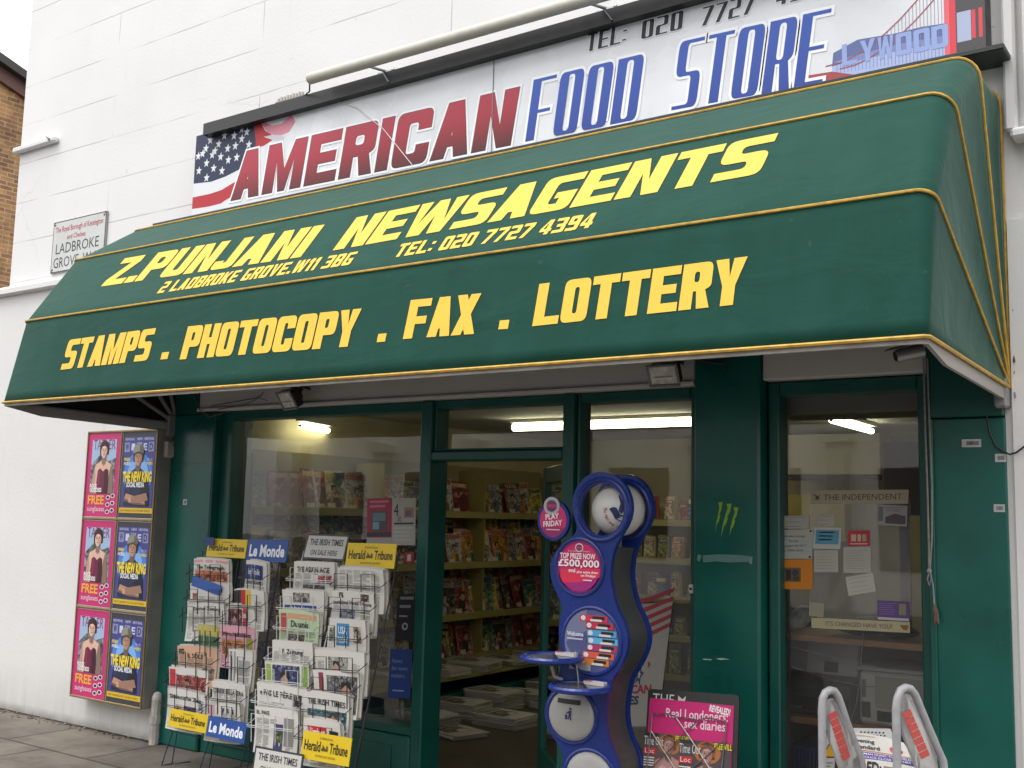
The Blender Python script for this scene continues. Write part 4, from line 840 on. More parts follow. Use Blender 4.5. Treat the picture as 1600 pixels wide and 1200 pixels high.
def newspaper_mesh(W, H, spec, seed):
    q = random.Random(seed); th = spec.get('th', .03); c = MB(); f = pagefn(W, H, spec.get('bend', .03), th, q.uniform(-.03, .03), q.uniform(.0, .05)); pap = spec.get('paper', PAPER)
    n = 6; g = [[f(W * i / n, H * j / n, 0) for i in range(n + 1)] for j in range(n + 1)]
    vs = [p for r_ in g for p in r_] + [p + Vector((0, th, 0)) for r_ in g for p in r_]; m = (n + 1) ** 2; I = lambda i, j: j * (n + 1) + i
    fs = [(I(i, j), I(i + 1, j), I(i + 1, j + 1), I(i, j + 1)) for i in range(n) for j in range(n)]; c.add(vs, fs + [tuple(x + m for x in fc[::-1]) for fc in fs], pap)
    c.add(vs, [(I(i, n), I(i + 1, n), I(i + 1, n) + m, I(i, n) + m) for i in range(n)] + [(I(n, j), I(n, j + 1), I(n, j + 1) + m, I(n, j) + m) for j in range(n)] + [(I(0, j + 1), I(0, j), I(0, j) + m, I(0, j + 1) + m) for j in range(n)], mat('page edges', '#b7b2aa', .8, var=.15, scale=90))
    # loose inner pages fanning out on the right
    for k in range(2):
        o = .006 + .005 * k; c.add([f(W, H * .05, -th * .4) + Vector((o * 1.6, .002, 0)), f(W, H * .96, -th * .4) + Vector((o * 1.6, .004, -.004 * k)), f(W * .9, H * .97, -th * .5 * (k + 1) / 2), f(W * .9, H * .05, -th * .5 * (k + 1) / 2)], [(0, 1, 2, 3)], '#bdb8b0')
    # inner sections standing a little proud of the front page
    for k in range(2):
        du, dv = q.uniform(-.012, .016), q.uniform(.002, .012); yb = th * (.35 + .3 * k)
        c.add([f(W * i / n, H * (.4 + .15 * j), 0) + Vector((du * (.4 + .15 * j), yb, dv if j == 4 else 0)) for j in range(5) for i in range(n + 1)], [(j * (n + 1) + i, j * (n + 1) + i + 1, (j + 1) * (n + 1) + i + 1, (j + 1) * (n + 1) + i) for j in range(4) for i in range(n)], '#c4c0b9')
    A = Art(c, f, step=.0003, base=.0004, nu=4, nv=4); top = H * .97
    for (u0, v0, u1, v1, cc) in spec.get('bands', []): A.rect(W * u0, H * v0, W * u1, H * v1, cc, 1)
    for it in spec.get('mast', []):
        t, u, v, h, cc = it[:5]; w = it[5] if len(it) > 5 else None; A.text(t, W * u, H * v, H * h, cc, 8, w=W * w if w else None, bold=.02)
    occ = []
    for (u0, v0, u1, v1, cc) in spec.get('pics', []): photo(A, W * u0, H * v0, W * u1, H * v1, cc, 2, q.random()); occ.append((u0, v0, u1, v1))
    for it in spec.get('mast', []): occ.append((it[1], it[2] - .01, min(.98, it[1] + (it[5] if len(it) > 5 else .5)), it[2] + it[3] + .02))
    occ += [b_[:4] for b_ in spec.get('bands', [])]
    nc = spec.get('cols', 4); ink_c = spec.get('ink', '#77736e'); v = spec.get('t0', .74)
    while v > .03:
        for k in range(nc):
            u0 = .05 + .9 * k / nc; u1 = .05 + .9 * (k + 1) / nc - .03
            if any(u1 > o[0] and u0 < o[2] and v + .012 > o[1] and v < o[3] for o in occ): continue
            if q.random() < .1: continue
            A.rect(W * u0, H * v, W * (u1 - (.06 if q.random() < .15 else 0)), H * (v + .011), ink_c, 1)
        v -= .026
    return c
def rackplane(z0, y0, z1, y1):
    n = Vector((0, z0 - z1, y1 - y0)); n.normalize(); return Vector((0, y0, z0)), n
ZA = lambda x, y: (240 + x / 3.158, 820 + y / 3.158)
RA = rackplane(.25, -.45, 1.35, -.28); RB = rackplane(.25, -.62, 1.40, -.32)
def hang(spec, tl, tr, plane, label, group, seed, H=.25, lean=5):
    a = PN(*ZA(*tl), *plane); b_ = PN(*ZA(*tr), *plane); W = (b_ - a).length
    c = newspaper_mesh(W, H, spec, seed); me = c.build('newspaper')
    m = (a + b_) / 2; yaw = math.atan2((b_ - a).y, (b_ - a).x); roll = math.asin(max(-.3, min(.3, (b_ - a).z / W)))
    R_ = Matrix.Rotation(yaw, 4, 'Z') @ Matrix.Rotation(-roll, 4, 'Y') @ Matrix.Rotation(R(-lean), 4, 'X')
    me.matrix_world = Matrix.Translation(m) @ R_ @ Matrix.Translation((0, 0, -H))
    tag(me, label, 'newspaper', group); return a, b_
GA, GB = 'newspapers in the left wire rack', 'newspapers in the right wire rack'
DKI = '#2b2a2c'
S = [  # spec, top-left, top-right (in the enlarged view), rack, label
 (dict(mast=[('The Telegraph', .1, .74, .09, DKI, .8)], pics=[(.05, .1, .97, .7, '#c2642a')], bands=[(.02, .9, .98, .97, '#d79aa0')], cols=3), (202, 165), (385, 170), 0, 'newspaper with a big orange photo under the yellow header of the left rack'),
 (dict(mast=[('Mail', .55, .8, .09, DKI, .3)], pics=[(.08, .5, .22, .75, '#b8665a')], cols=4, t0=.66), (190, 287), (380, 292), 0, 'white newspaper behind a slanting blue strip in the left rack'),
 (dict(mast=[('Züricher Zeitung', .2, .76, .08, DKI, .72)], cols=5, ink='#8b8883'), (168, 375), (360, 372), 0, 'pale text-only newspaper third down in the left column of the left rack'),
 (dict(paper='#a8a58c', bands=[(.0, .75, 1, .97, '#c2b352'), (.0, .5, 1, .72, '#3f6b45')], cols=3), (235, 488), (325, 494), 0, 'narrow yellow and green newspaper in the left column of the left rack'),
 (dict(paper='#d3a98c', mast=[('IL SOLE', .3, .7, .11, DKI, .4)], pics=[(.04, .78, .2, .92, '#4a3c3a'), (.04, .2, .96, .5, '#80695c')], cols=4), (135, 592), (315, 602), 0, 'salmon pink newspaper in the left column of the left rack'),
 (dict(bands=[(.02, .3, .2, .95, '#c5303e')], mast=[('DE GROENE', .3, .2, .1, DKI, .5)], pics=[(.24, .35, .96, .82, '#a5463c')], cols=4), (92, 697), (272, 716), 0, 'red and white newspaper with a row of photos, second from bottom left'),
 (dict(mast=[('Süddeutsche Zeit', .08, .76, .1, '#3a3d48', .84)], pics=[(.22, .18, .46, .62, '#c9b3a6'), (.5, .2, .8, .62, '#4d3d7c'), (.84, .6, .96, .82, '#9fb0d0')], cols=4, t0=.15), (82, 798), (262, 826), 0, 'newspaper with two printed faces above the lower yellow sign of the left rack'),
 (dict(bands=[(.0, .55, .86, .9, '#26407e')], mast=[('Het Volk', .1, .66, .14, '#d9dde8', .66), ('STANDAARD', .08, .42, .08, DKI, .8)], cols=3, t0=.4), (462, 172), (572, 181), 0, 'blue headed newspaper under the blue sign of the left rack'),
 (dict(bands=[(.0, .1, .28, .97, '#1f1d20'), (.28, .1, .45, .97, '#b7232c'), (.45, .1, .62, .97, '#d3b33a')], cols=4, th=.03, bend=.03), (400, 314), (560, 317), 0, 'curling newspaper with black red and yellow stripes in the left rack'),
 (dict(pics=[(.04, .2, .62, .9, '#7b3a3d')], bands=[(.64, .1, .8, .92, '#b53a44')], mast=[('BILD', .66, .7, .1, '#e3dcd6', .25)], cols=3), (368, 393), (510, 397), 0, 'small red tabloid beside the pale text-only newspaper in the left rack'),
 (dict(paper='#d79ba8', mast=[('Wirtschaftsblatt', .08, .76, .1, DKI, .84)], pics=[(.06, .3, .76, .66, '#c2782f')], bands=[(.8, .3, .96, .74, '#8a8f3a')], cols=4), (345, 495), (500, 506), 0, 'bright pink newspaper in the right column of the left rack'),
 (dict(bands=[(.08, .1, .2, .95, '#8d8a86'), (.3, .1, .38, .95, '#a09d99')], cols=2, ink='#5f5c59', th=.035, bend=.03), (385, 610), (492, 622), 0, 'grey newspaper folded upright below the pink one in the left rack'),
 (dict(mast=[('CORRIERE DELLA SERA', .04, .72, .11, DKI, .92)], pics=[(.3, .1, .9, .45, '#79746e')], cols=5), (298, 765), (462, 782), 0, 'newspaper with a wide black title, second from bottom right in the left rack'),
 (dict(bands=[(.06, .62, .28, .84, '#c8a2b0')], mast=[('y s s', .5, .7, .16, DKI, .35), ('u s o l', .45, .32, .07, DKI, .5)], cols=4, ink='#8a867f', th=.035), (265, 850), (442, 867), 0, 'white newspaper with script title above the lower blue sign'),
 (dict(mast=[('THE ASIAN AGE', .1, .76, .12, DKI, .8)], pics=[(.64, .52, .94, .7, '#b5484a'), (.28, .12, .8, .48, '#545255')], cols=4, th=.035), (697, 180), (905, 188), 1, 'newspaper under the white sale sign at the top of the right rack'),
 (dict(bands=[(.05, .42, .85, .66, '#2d4a8c')], mast=[('LE FIGARO', .2, .46, .15, '#dfe3ee', .5)], pics=[(.3, .72, .7, .94, '#9a8f86')], cols=4, t0=.36), (650, 320), (842, 326), 1, 'newspaper with a blue title band, second in the white wire column'),
 (dict(paper='#b7cfa6', bands=[(.05, .5, .22, .92, '#b6484e'), (.25, .8, .95, .92, '#cf9a7a')], mast=[('Duunia', .35, .62, .14, DKI, .45)], pics=[(.28, .1, .7, .46, '#5d5a52')], cols=4), (633, 415), (820, 427), 1, 'pale green newspaper in the right rack'),
 (dict(mast=[('F. Zeitung', .3, .72, .1, DKI, .5)], pics=[(.55, .3, .95, .6, '#a7a29b')], cols=4, th=.035), (590, 567), (797, 582), 1, 'plain white newspaper under the pale green one'),
 (dict(bands=[(.03, .3, .16, .95, '#8fae4a'), (.86, .2, .98, .95, '#7da04f')], pics=[(.2, .1, .82, .94, '#34406e')], cols=4, t0=.08), (562, 672), (770, 687), 1, 'newspaper with a large photo of a child on blue in the right rack'),
 (dict(bands=[(.04, .2, .72, .45, '#d5ccc6')], mast=[('« PAS LE PÈRE', .08, .74, .12, DKI, .7), ("L'EQUIPE", .22, .28, .13, '#b72d3a', .45)], pics=[(.78, .1, .95, .85, '#57514f')], cols=3, t0=.6), (527, 772), (748, 808), 1, 'newspaper with a red second title and a standing man in the right rack'),
 (dict(bands=[(.5, .1, .7, .66, '#4a4576'), (.72, .2, .92, .8, '#8f8c88')], mast=[('EL PAIS', .06, .84, .08, DKI, .34)], pics=[(.53, .2, .68, .5, '#6d7a4e')], cols=5, th=.04), (508, 892), (720, 912), 1, 'thick folded newspaper at the bottom of the white wire column'),
 (dict(cols=5, ink='#8f8c88', bend=.04, th=.05, t0=.92), (912, 208), (1150, 214), 1, 'thick grey newspaper under the yellow header of the right rack'),
 (dict(mast=[('International Herald Tribune', .05, .7, .09, DKI, .9)], pics=[(.22, .3, .6, .6, '#7f8aa8'), (.2, .84, .32, .96, '#4a4a4e'), (.72, .8, .9, .96, '#5a4e48')], cols=4, th=.04), (888, 322), (1095, 332), 1, 'newspaper with a long title across it in the right column of the right rack'),
 (dict(bands=[(.28, .42, .62, .9, '#3f86b8')], mast=[('USA', .33, .68, .15, '#e5ebf0', .24), ('TODAY', .31, .48, .13, '#e5ebf0', .28)], pics=[(.05, .5, .2, .8, '#7a8d6e'), (.72, .5, .9, .85, '#a39a90')], cols=4, t0=.36), (862, 459), (1060, 472), 1, 'newspaper with a light blue square title block'),
 (dict(pics=[(.3, .3, .7, .85, '#aaa59e'), (.6, .1, .95, .5, '#4e4a4c')], cols=5, bend=.03, th=.045), (812, 612), (1040, 622), 1, 'grey newspaper with a dark photo below the light blue titled one'),
 (dict(bands=[(.14, .3, .26, .95, '#8a3948')], pics=[(.34, .1, .98, .9, '#6b6968')], cols=3, th=.04, bend=.03), (802, 713), (1012, 725), 1, 'newspaper with a big black and white photo in the right rack'),
 (dict(mast=[('THE IRISH TIMES', .12, .72, .12, DKI, .82)], pics=[(.1, .26, .96, .62, '#3f6d78'), (.58, .3, .8, .5, '#b43a3c')], cols=5, t0=.22, th=.04), (750, 810), (970, 834), 1, 'newspaper with a wide teal photo above the lowest one in the right rack'),
 (dict(bands=[(.12, .6, .68, .84, '#c6283a'), (.2, .2, .7, .34, '#3d5c9a'), (.74, .62, .95, .8, '#2d2c30')], mast=[('Hürriyet', .15, .64, .17, '#efe6e2', .5), ('SERT BULUYOR', .22, .23, .09, '#e5e8ee', .46)], pics=[(.03, .2, .17, .55, '#a84a44'), (.72, .1, .96, .5, '#8a8f96')], cols=4, t0=.15), (740, 946), (936, 967), 1, 'newspaper with a white title on a red block above the lower right yellow sign'),
]
PK = {0: [], 1: []}
for k, (sp_, tl, tr_, rk, lab) in enumerate(S): PK[rk].append((hang(sp_, tl, tr_, (RA, RB)[rk], lab, (GA, GB)[rk], 100 + k), k))
# blue strip across the second paper
a = PN(*ZA(195, 250), RA[0] + Vector((0, -.035, 0)), RA[1]); b_ = PN(*ZA(335, 300), RA[0] + Vector((0, -.035, 0)), RA[1]); c = MB()
e = (b_ - a).normalized(); n_ = Vector((0, -1, 0)); u_ = e.cross(n_) * -1
u_ = n_.cross(e) * -1 if (n_.cross(e)).z > 0 else n_.cross(e)
fs_ = lambda u, v, d: a + e * u + u_ * v + n_ * d
c.prism([[(0, 0), ((b_ - a).length, 0), ((b_ - a).length, .065), (0, .065)]], fs_, -.001, .001, '#2f5aa6')
Art(c, fs_, base=.0015).text('THE DAILY TELEGRAPH', (b_ - a).length - .01, .052, .03, '#c8d6ee', 1, w=-(b_ - a).length * .9) if False else None
tag(c.build('shelf_strip', org=tuple(a)), 'slanting blue label strip clipped across a newspaper in the left rack', 'label strip')

def rack(name, label, plane, x0, x1, xm, zt, zb, wires):
    root = thing(name, label, 'newspaper rack', ((x0 + x1) / 2, plane[0].y, 0))
    p0, n = plane
    def at(x, z, out=0.0): y = p0.y - (z - p0.z) * n.z / n.y; return Vector((x, y, z)) - n * out * (1 if n.y > 0 else -1)
    f = MB()
    for x in (x0, xm - .015, xm + .015, x1):
        wr = wires[0] if x < xm else wires[1]
        f.tube([at(x, zb, -.045), at(x, zt, -.045)], .004, wr, 6)
    for z in (zb, (zb + zt) / 2, zt): f.tube([at(x0, z, -.045), at(xm - .015, z, -.045)], .003, wires[0], 5); f.tube([at(xm + .015, z, -.045), at(x1, z, -.045)], .003, wires[1], 5)
    f.build('wire_back', root)
    for x in (x0 + .02, xm, x1 - .02):
        g = MB(); b1 = at(x, zb, -.045); t1 = at(x, zt - .2, -.045)
        g.tube([t1 + Vector((0, .02, 0)), Vector((x - .05, b1.y + .05, .004)), Vector((x - .01, b1.y + .16, .004))], .004, wires[1], 5); g.tube([b1, Vector((x - .06, b1.y - .02, .004)), Vector((x - .05, b1.y + .05, .004))], .004, wires[1], 5); g.build('leg', root)
    return root, at
RKA, atA = rack('newspaper_rack', 'black wire newspaper rack by the left pilaster, with two yellow and two blue signs', RA, -5.74, -5.02, -5.37, 1.33, .22, (BLACKW, mat('dark blue wire', (.01, .015, .06), .45)))
RKB, atB = rack('newspaper_rack', 'newspaper rack beside the doorway, half white wire and half black, with white and yellow signs', RB, -4.77, -4.03, -4.42, 1.37, .20, (WHITEW, BLACKW))
for rk, root, xm in ((0, RKA, -5.37), (1, RKB, -4.42)):
    for (a, b_), k in PK[rk]:
        left = (a.x + b_.x) / 2 < xm + .0; wr = (BLACKW if rk == 0 else WHITEW) if left else (BLACKW if rk else MATS['dark blue wire'] if k % 2 else BLACKW)
        pk = MB(); W = (b_ - a).length; e = (b_ - a).normalized(); o = Vector((0, -.055, 0))
        for t0, t1 in ((.06, .34), (.62, .9)):
            q0 = a + e * W * t0 + o; q1 = a + e * W * t1 + o; tp = -.035
            pk.tube([q0 + Vector((0, .01, -.19)), q0 + Vector((0, 0, tp)), q1 + Vector((0, 0, tp)), q1 + Vector((0, .01, -.19))], .003, wr, 5)
        pk.tube([a + o * .95 + Vector((-.01, .0, -.11)), b_ + o * .95 + Vector((.01, 0, -.11))], .002, wr, 5)
        pk.tube([a + Vector((-.012, .03, -.06)), a + o + Vector((-.012, 0, -.10)), b_ + o + Vector((.012, 0, -.10)), b_ + Vector((.012, .03, -.06))], .0025, wr, 5)
        pk.build('wire_pocket', root)
def rack_sign(root, plane, out, bl, br, h, col_, lines, label, tilt=8, edge=None):
    p0 = plane[0] - Vector((0, out, 0)); a = PN(*ZA(*bl), p0, plane[1]); b_ = PN(*ZA(*br), p0, plane[1]); W = (b_ - a).length; e = (b_ - a).normalized()
    up = Matrix.Rotation(R(-tilt), 3, 'X') @ Vector((0, 0, 1)); up = (up - e * up.dot(e)).normalized(); n = e.cross(up)
    f = lambda u, v, d: a + e * u + up * v + n * d
    c = MB(); c.prism([[(0, 0), (W, 0), (W, h), (0, h)]], f, -.004, 0, edge or col_); A = Art(c, f)
    if edge: A.rect(.012, .01, W - .012, h - .01, col_, 0)
    for t, u, v, hh, w, cc, bo in lines: A.text(t, W * u, h * v, h * hh, cc, 2, w=W * w, bold=bo)
    if col_ == '#d9b916':
        for k in range(7): A.rect(W * (.41 + .02 * k), h * .38, W * (.425 + .02 * k), h * (.48 + .12 * ((k * 3) % 4) / 3), '#4a4220', 2)
    return tag(c.build('sign', root), label)
HT = lambda: [('Herald', .05, .34, .36, .34, '#2e2a14', .02), ('Tribune', .58, .34, .36, .37, '#2e2a14', .02), ('INTERNATIONAL', .36, .78, .08, .28, '#6b5d1c', 0), ("THE WORLD'S DAILY NEWSPAPER", .3, .14, .08, .42, '#6b5d1c', 0)]
LM = lambda: [('Le Monde', .06, .24, .5, .88, '#e6e9f2', .035)]
IT = lambda: [('THE IRISH TIMES', .1, .56, .24, .8, '#38383a', .02), ('ON SALE HERE', .17, .17, .2, .64, '#38383a', .01)]
rack_sign(RKA, RA, .0, (258, 156), (450, 166), .115, '#d9b916', HT(), 'yellow sign at the top')
rack_sign(RKA, RA, .0, (455, 178), (652, 186), .135, '#1c4a94', LM(), 'blue sign at the top')
rack_sign(RKA, RA, .06, (70, 992), (256, 1030), .105, '#d9b916', HT(), 'yellow sign at the bottom')
rack_sign(RKA, RA, .065, (257, 1040), (446, 1082), .115, '#1c4a94', LM(), 'blue sign at the bottom')
c = MB(); a = PN(*ZA(264, 100), RA[0], RA[1]); c.box(a.x, a.x + .09, a.y - .02, a.y - .016, a.z, a.z + .05, '#2c3f78'); c.build('tag', RKA)
rack_sign(RKB, RB, .0, (732, 166), (938, 178), .15, '#b9b8b4', IT(), 'white sign at the top', 16, '#31383c')
rack_sign(RKB, RB, .0, (945, 206), (1186, 216), .135, '#d9b916', HT(), 'yellow sign at the top')
rack_sign(RKB, RB, .07, (482, 1232), (722, 1282), .15, '#c4c3bd', IT(), 'white sign at the bottom', 8, '#31383c')
rack_sign(RKB, RB, .07, (724, 1150), (962, 1195), .14, '#d9b916', HT(), 'yellow sign at the bottom')
# ------------------------------------------------------------------ fittings under the awning
def floodlight(px, py, label, yaw, tilt, s=1.0):
    p = P(px, py, -.16); root = thing('floodlight', label, 'floodlight', (p.x, -.04, p.z))
    m = Matrix.Translation(p) @ Matrix.Rotation(R(yaw), 4, 'Z') @ Matrix.Rotation(R(tilt), 4, 'X')
    c = MB(); c.bbox(-.085 * s, .085 * s, -.03, .03, -.058 * s, .058 * s, BLACK, .012, m); c.bbox(-.05 * s, .05 * s, .028, .06, -.03 * s, .03 * s, BLACK, .01, m)
    c.build('housing', root)
    c = MB(); c.bbox(-.092 * s, .092 * s, -.042, -.031, -.065 * s, -.05 * s, GREYM, .004, m); c.bbox(-.092 * s, .092 * s, -.042, -.031, .05 * s, .065 * s, GREYM, .004, m)
    c.bbox(-.092 * s, -.077 * s, -.042, -.031, -.0495 * s, .0495 * s, GREYM, .004, m); c.bbox(.077 * s, .092 * s, -.042, -.031, -.0495 * s, .0495 * s, GREYM, .004, m); c.build('bezel', root)
    c = MB(); c.box(-.076 * s, .076 * s, -.0345, -.0305, -.049 * s, .049 * s, mat('reflector and lamp glass', (.60, .57, .53), .25, var=.3, scale=22), m)
    c.tube([m @ Vector((-.05 * s, -.038, -.01)), m @ Vector((.05 * s, -.038, -.01))], .006, '#e2dccf', 8); c.build('lamp_glass', root)
    c = MB(); c.tube([m @ Vector((-.06 * s, .03, 0)), m @ Vector((-.06 * s, .07, .05 * s)), Vector((p.x - .03, -.036, p.z + .07 * s))], .009, BLACK, 6); c.tube([m @ Vector((.06 * s, .03, 0)), m @ Vector((.06 * s, .07, .05 * s)), Vector((p.x + .03, -.036, p.z + .07 * s))], .009, BLACK, 6); c.build('bracket', root)
floodlight(455, 622, 'small black floodlight on the white lintel above the left shop window', -14, 32)
floodlight(1040, 583, 'black floodlight with grey bezel on the lintel next to the green column', 4, 28, .9)
p = P(1425, 551, -.28); CT = thing('security_camera', 'small silver security camera under the right end of the awning', 'camera', (p.x, p.y, p.z))
c = MB(); d_ = Vector((-.75, -.45, -.22)).normalized(); q = p - d_ * .05
c.tube([q, q + d_ * .005, q + d_ * .10, q + d_ * .12], [.02, .029, .029, .027], mat('silver camera body', (.42, .41, .40), .35, metal=.4), 14); c.build('body', CT, True)
c = MB(); c.tube([q + d_ * .1205, q + d_ * .123], .021, '#0b0b0d', 14); c.build('lens', CT)
c = MB(); u_ = Vector((0, 0, 1)); s_ = d_.cross(u_).normalized(); up = s_.cross(d_)
c.add([q + up * .033 + s_ * a + d_ * b for a, b in ((-.033, -.01), (.033, -.01), (.033, .15), (-.033, .15))] + [q + up * .036 + s_ * a + d_ * b for a, b in ((-.033, -.01), (.033, -.01), (.033, .15), (-.033, .15))], [(0, 1, 2, 3), (4, 5, 6, 7), (0, 1, 5, 4), (1, 2, 6, 5), (2, 3, 7, 6), (3, 0, 4, 7)], BLACK); c.build('sun_hood', CT)
c = MB(); c.tube([q + d_ * .03 + up * .02, q + up * .08 - d_ * .05, Vector((q.x + .05, -.04, q.z + .05))], .009, BLACK); c.build('bracket', CT)

def wire(name, label, pts, r, m, cat='cable'):
    c = MB(); c.tube(pts, r, m, 6); return tag(c.build(name, True and None, True, org=tuple(pts[0])), label, cat)
CORD = mat('grey cord', (.26, .25, .23), .7, var=.2, scale=40)
PCD = thing('pull_cord', 'long grey doubled cord hanging beside the right window, knotted above a frayed tassel', 'cord', tuple(P(1443, 575, -.055)))
c = MB()
c.tube([P(x, y, -.056) for x, y in ((1443, 560), (1444, 600), (1446, 680), (1449, 760), (1451, 840), (1452, 888))], .0045, CORD, 6)
c.tube([P(x, y, -.056) for x, y in ((1449, 560), (1450, 600), (1453, 680), (1456, 760), (1456, 840), (1453, 888))], .0045, CORD, 6)
c.ball(P(1452, 892, -.058), .011, .009, .012, CORD, 10, 8)
c.tube([P(x, y, -.058) for x, y in ((1452, 893), (1449, 905), (1452, 915), (1455, 905), (1454, 895))], .0035, CORD, 6)
c.tube([P(x, y, -.058) for x, y in ((1454, 895), (1458, 915), (1460, 945))], .0035, CORD, 6); c.build('cord', PCD, True)
c = MB()
for k in range(16): c.tube([P(1460, 943, -.058), P(1461 + rnd.uniform(-3, 4), 955, -.058 - rnd.uniform(-.006, .008)), P(1465 + rnd.uniform(-6, 6), 973 + rnd.uniform(-4, 3), -.058 - rnd.uniform(-.01, .012))], .0028, mat('brown tassel', (.16, .10, .07), .8), 5)
c.build('tassel', PCD)
wire('cable', 'thin black cable drooping from the awning hinge across the right pilaster', [P(x, y, -.036) for x, y in ((1538, 610), (1540, 640), (1546, 675), (1556, 697), (1570, 707))] + [P(x, y, -.042) for x, y in ((1578, 710), (1588, 707), (1600, 698), (1615, 690))], .004, BLACKW)
wire('cable', 'loose grey cable sagging below the lintel at the left window corner', [P(x, y, -.062) for x, y in ((301, 615), (312, 640), (327, 652), (340, 648), (352, 645))], .003, '#6c6863')
wire('cable', 'dark cable run along the bottom of the white lintel', [P(x, y, -.062) for x, y in ((330, 634), (400, 622), (408, 618), (412, 612))], .003, '#35322f')
wire('cable', 'short forked cable on the lintel near the left floodlight', [P(x, y, -.062) for x, y in ((340, 640), (380, 633), (405, 622), (418, 626))], .0025, '#4a4643')
wire('cable', 'tangled black cable stub over the green column', [P(x, y, -.066) for x, y in ((1095, 563), (1115, 567), (1130, 568), (1138, 562), (1132, 568), (1134, 578))], .004, '#3a3836')

def sticker(px0, py0, px1, py1, Y, label, code=True):
    a = P(px0, py1, Y); b_ = P(px1, py0, Y); c = MB(); c.box(a.x, b_.x, Y - .0015, Y, a.z, b_.z, '#b9bab8'); A = Art(c, wallf(Y - .0015))
    W, H = b_.x - a.x, b_.z - a.z; q = random.Random(px0); u = .25
    while u < .85:
        w = q.uniform(.012, .04); A.rect(a.x + W * u, a.z + H * .25, a.x + W * (u + w), a.z + H * .75, '#3d3d3f', 1); u += w + q.uniform(.015, .04)
    tag(c.build('sticker', org=(a.x, Y, a.z)), label, 'sticker')
sticker(1503, 686, 1533, 699, -.0315, 'longest white bar code sticker, highest on the right green pilaster')
sticker(1555, 709, 1572, 722, -.0315, 'small white bar code sticker touching the drooping black cable')
sticker(1553, 788, 1570, 800, -.0315, 'small white bar code sticker, lowest at the right edge of the green pilaster')
sticker(286, 780, 293, 789, -.047, 'tiny white sticker on the left green pilaster beside the poster case')
c = MB(); A = Art(c, wallf(-.0605)); LIME = mat('lime green print', (.24, .42, .03), .5)
def cl(pts): return [(lambda q: (q.x, q.z))(P(x, y, -.06)) for x, y in pts]
Z5 = lambda x, y: (1040 + x / 2.857, 520 + y / 2.857)
for pts in ([(236, 757), (256, 755), (250, 790), (240, 812), (246, 815), (236, 846), (230, 850), (222, 890), (226, 850), (233, 820), (240, 780)],
            [(272, 764), (296, 762), (288, 800), (274, 824), (280, 826), (268, 858), (262, 862), (247, 914), (254, 866), (262, 830), (278, 780)],
            [(303, 778), (326, 780), (318, 815), (306, 838), (312, 838), (302, 868), (296, 872), (286, 905), (291, 868), (298, 836), (310, 800)]):
    A.poly(cl([Z5(*p) for p in pts]), LIME, 1)
tag(c.build('claw_sticker', org=tuple(P(1135, 810, -.06))), 'lime green three clawed scratch emblem on the dark green column', 'sticker')

# ------------------------------------------------------------------ lights inside the shop
def tube_light(p0, p1, label, hang=0.0, r=.022, refl=True):
    p0 = Vector(p0); p1 = Vector(p1); root = thing('fluorescent_light', label, 'ceiling light', tuple((p0 + p1) / 2))
    d = (p1 - p0).normalized(); n = d.cross(Vector((0, 0, 1))).normalized()
    c = MB(); c.tube([p0 + d * .012, p0 + d * .02, p1 - d * .02, p1 - d * .012], [r * .8, r, r, r * .8], TUBE, 12); c.build('tube', root, True)
    c = MB()
    for e in (p0, p1):
        s_ = d if e is p0 else -d; c.tube([e + s_ * .004, e + s_ * .019], r * .6, '#d8d5cb', 10)
    a, b_ = p0 + Vector((0, 0, .036)), p1 + Vector((0, 0, .036)); top = Vector((0, 0, .035 + hang))
    vs = [a - n * .035, a + n * .035, b_ + n * .035, b_ - n * .035]; vs += [v + top for v in vs]
    c.add(vs, [(0, 1, 2, 3), (7, 6, 5, 4), (0, 1, 5, 4), (1, 2, 6, 5), (2, 3, 7, 6), (3, 0, 4, 7)], '#c9c6bb'); c.build('batten', root)
tube_light(PZ(800, 668, 2.335), PZ(1085, 659, 2.335) , 'long lit fluorescent tube seen through the transom and narrow window', 0, .032)
q = PX(468, 666, -5.9); tube_light(PZ(468, 665, 2.25), PZ(514, 673, 2.25), 'lit fluorescent tube glimpsed high in the left shop window', .06)
tube_light(PZ(1298, 656, 2.335), PZ(1363, 674, 2.335), 'lit fluorescent tube running back from the right window')

# ------------------------------------------------------------------ wall rack of magazines along the left side of the shop
MR = thing('magazine_shelving', 'long yellowish wall shelving full of magazines inside the shop', 'shelving', (-6.2, 2.4, .015))
c = MB(); c.box(-6.355, -6.33, .4, 4.6, .02, 2.05, mat('olive back panel', (.30, .26, .12), .6)); c.build('back_panel', MR)
SZ = [1.60, 1.15, .70, .33]
for z in SZ:
    c = MB(); c.bbox(-6.329, -6.02 - (.08 if z < .6 else 0) * 0, .42, 4.55, z - .02, z, SHELFM, .004); c.bbox(-6.019, -6.005, .42, 4.55, z - .035, z + .025, SHELFM, .003); c.build('shelf', MR)
for y in (.40, 1.8, 3.2, 4.58):
    c = MB(); c.box(-6.329, -6.02, y - .008, y + .008, .02, 2.0, SHELFM); c.build('upright', MR)
c = MB(); c.bbox(-6.0, -5.6, .42, 4.55, .25, .275, SHELFM, .004); c.bbox(-6.329, -5.62, .42, 4.55, .02, .14, GREEN_D, .006); c.build('step', MR)
MC = ['#8d2f33', '#c9c1ac', '#2f3f66', '#c28a2c', '#8a8f93', '#3a3335', '#bf6d7f', '#4f7a68', '#d2c45a', '#6b4b7a', '#a5542c', '#b9b5b0']
MN = ['dark red', 'cream', 'navy', 'amber', 'grey', 'black', 'pink', 'teal', 'yellow', 'purple', 'rust', 'white']
MMESH = []
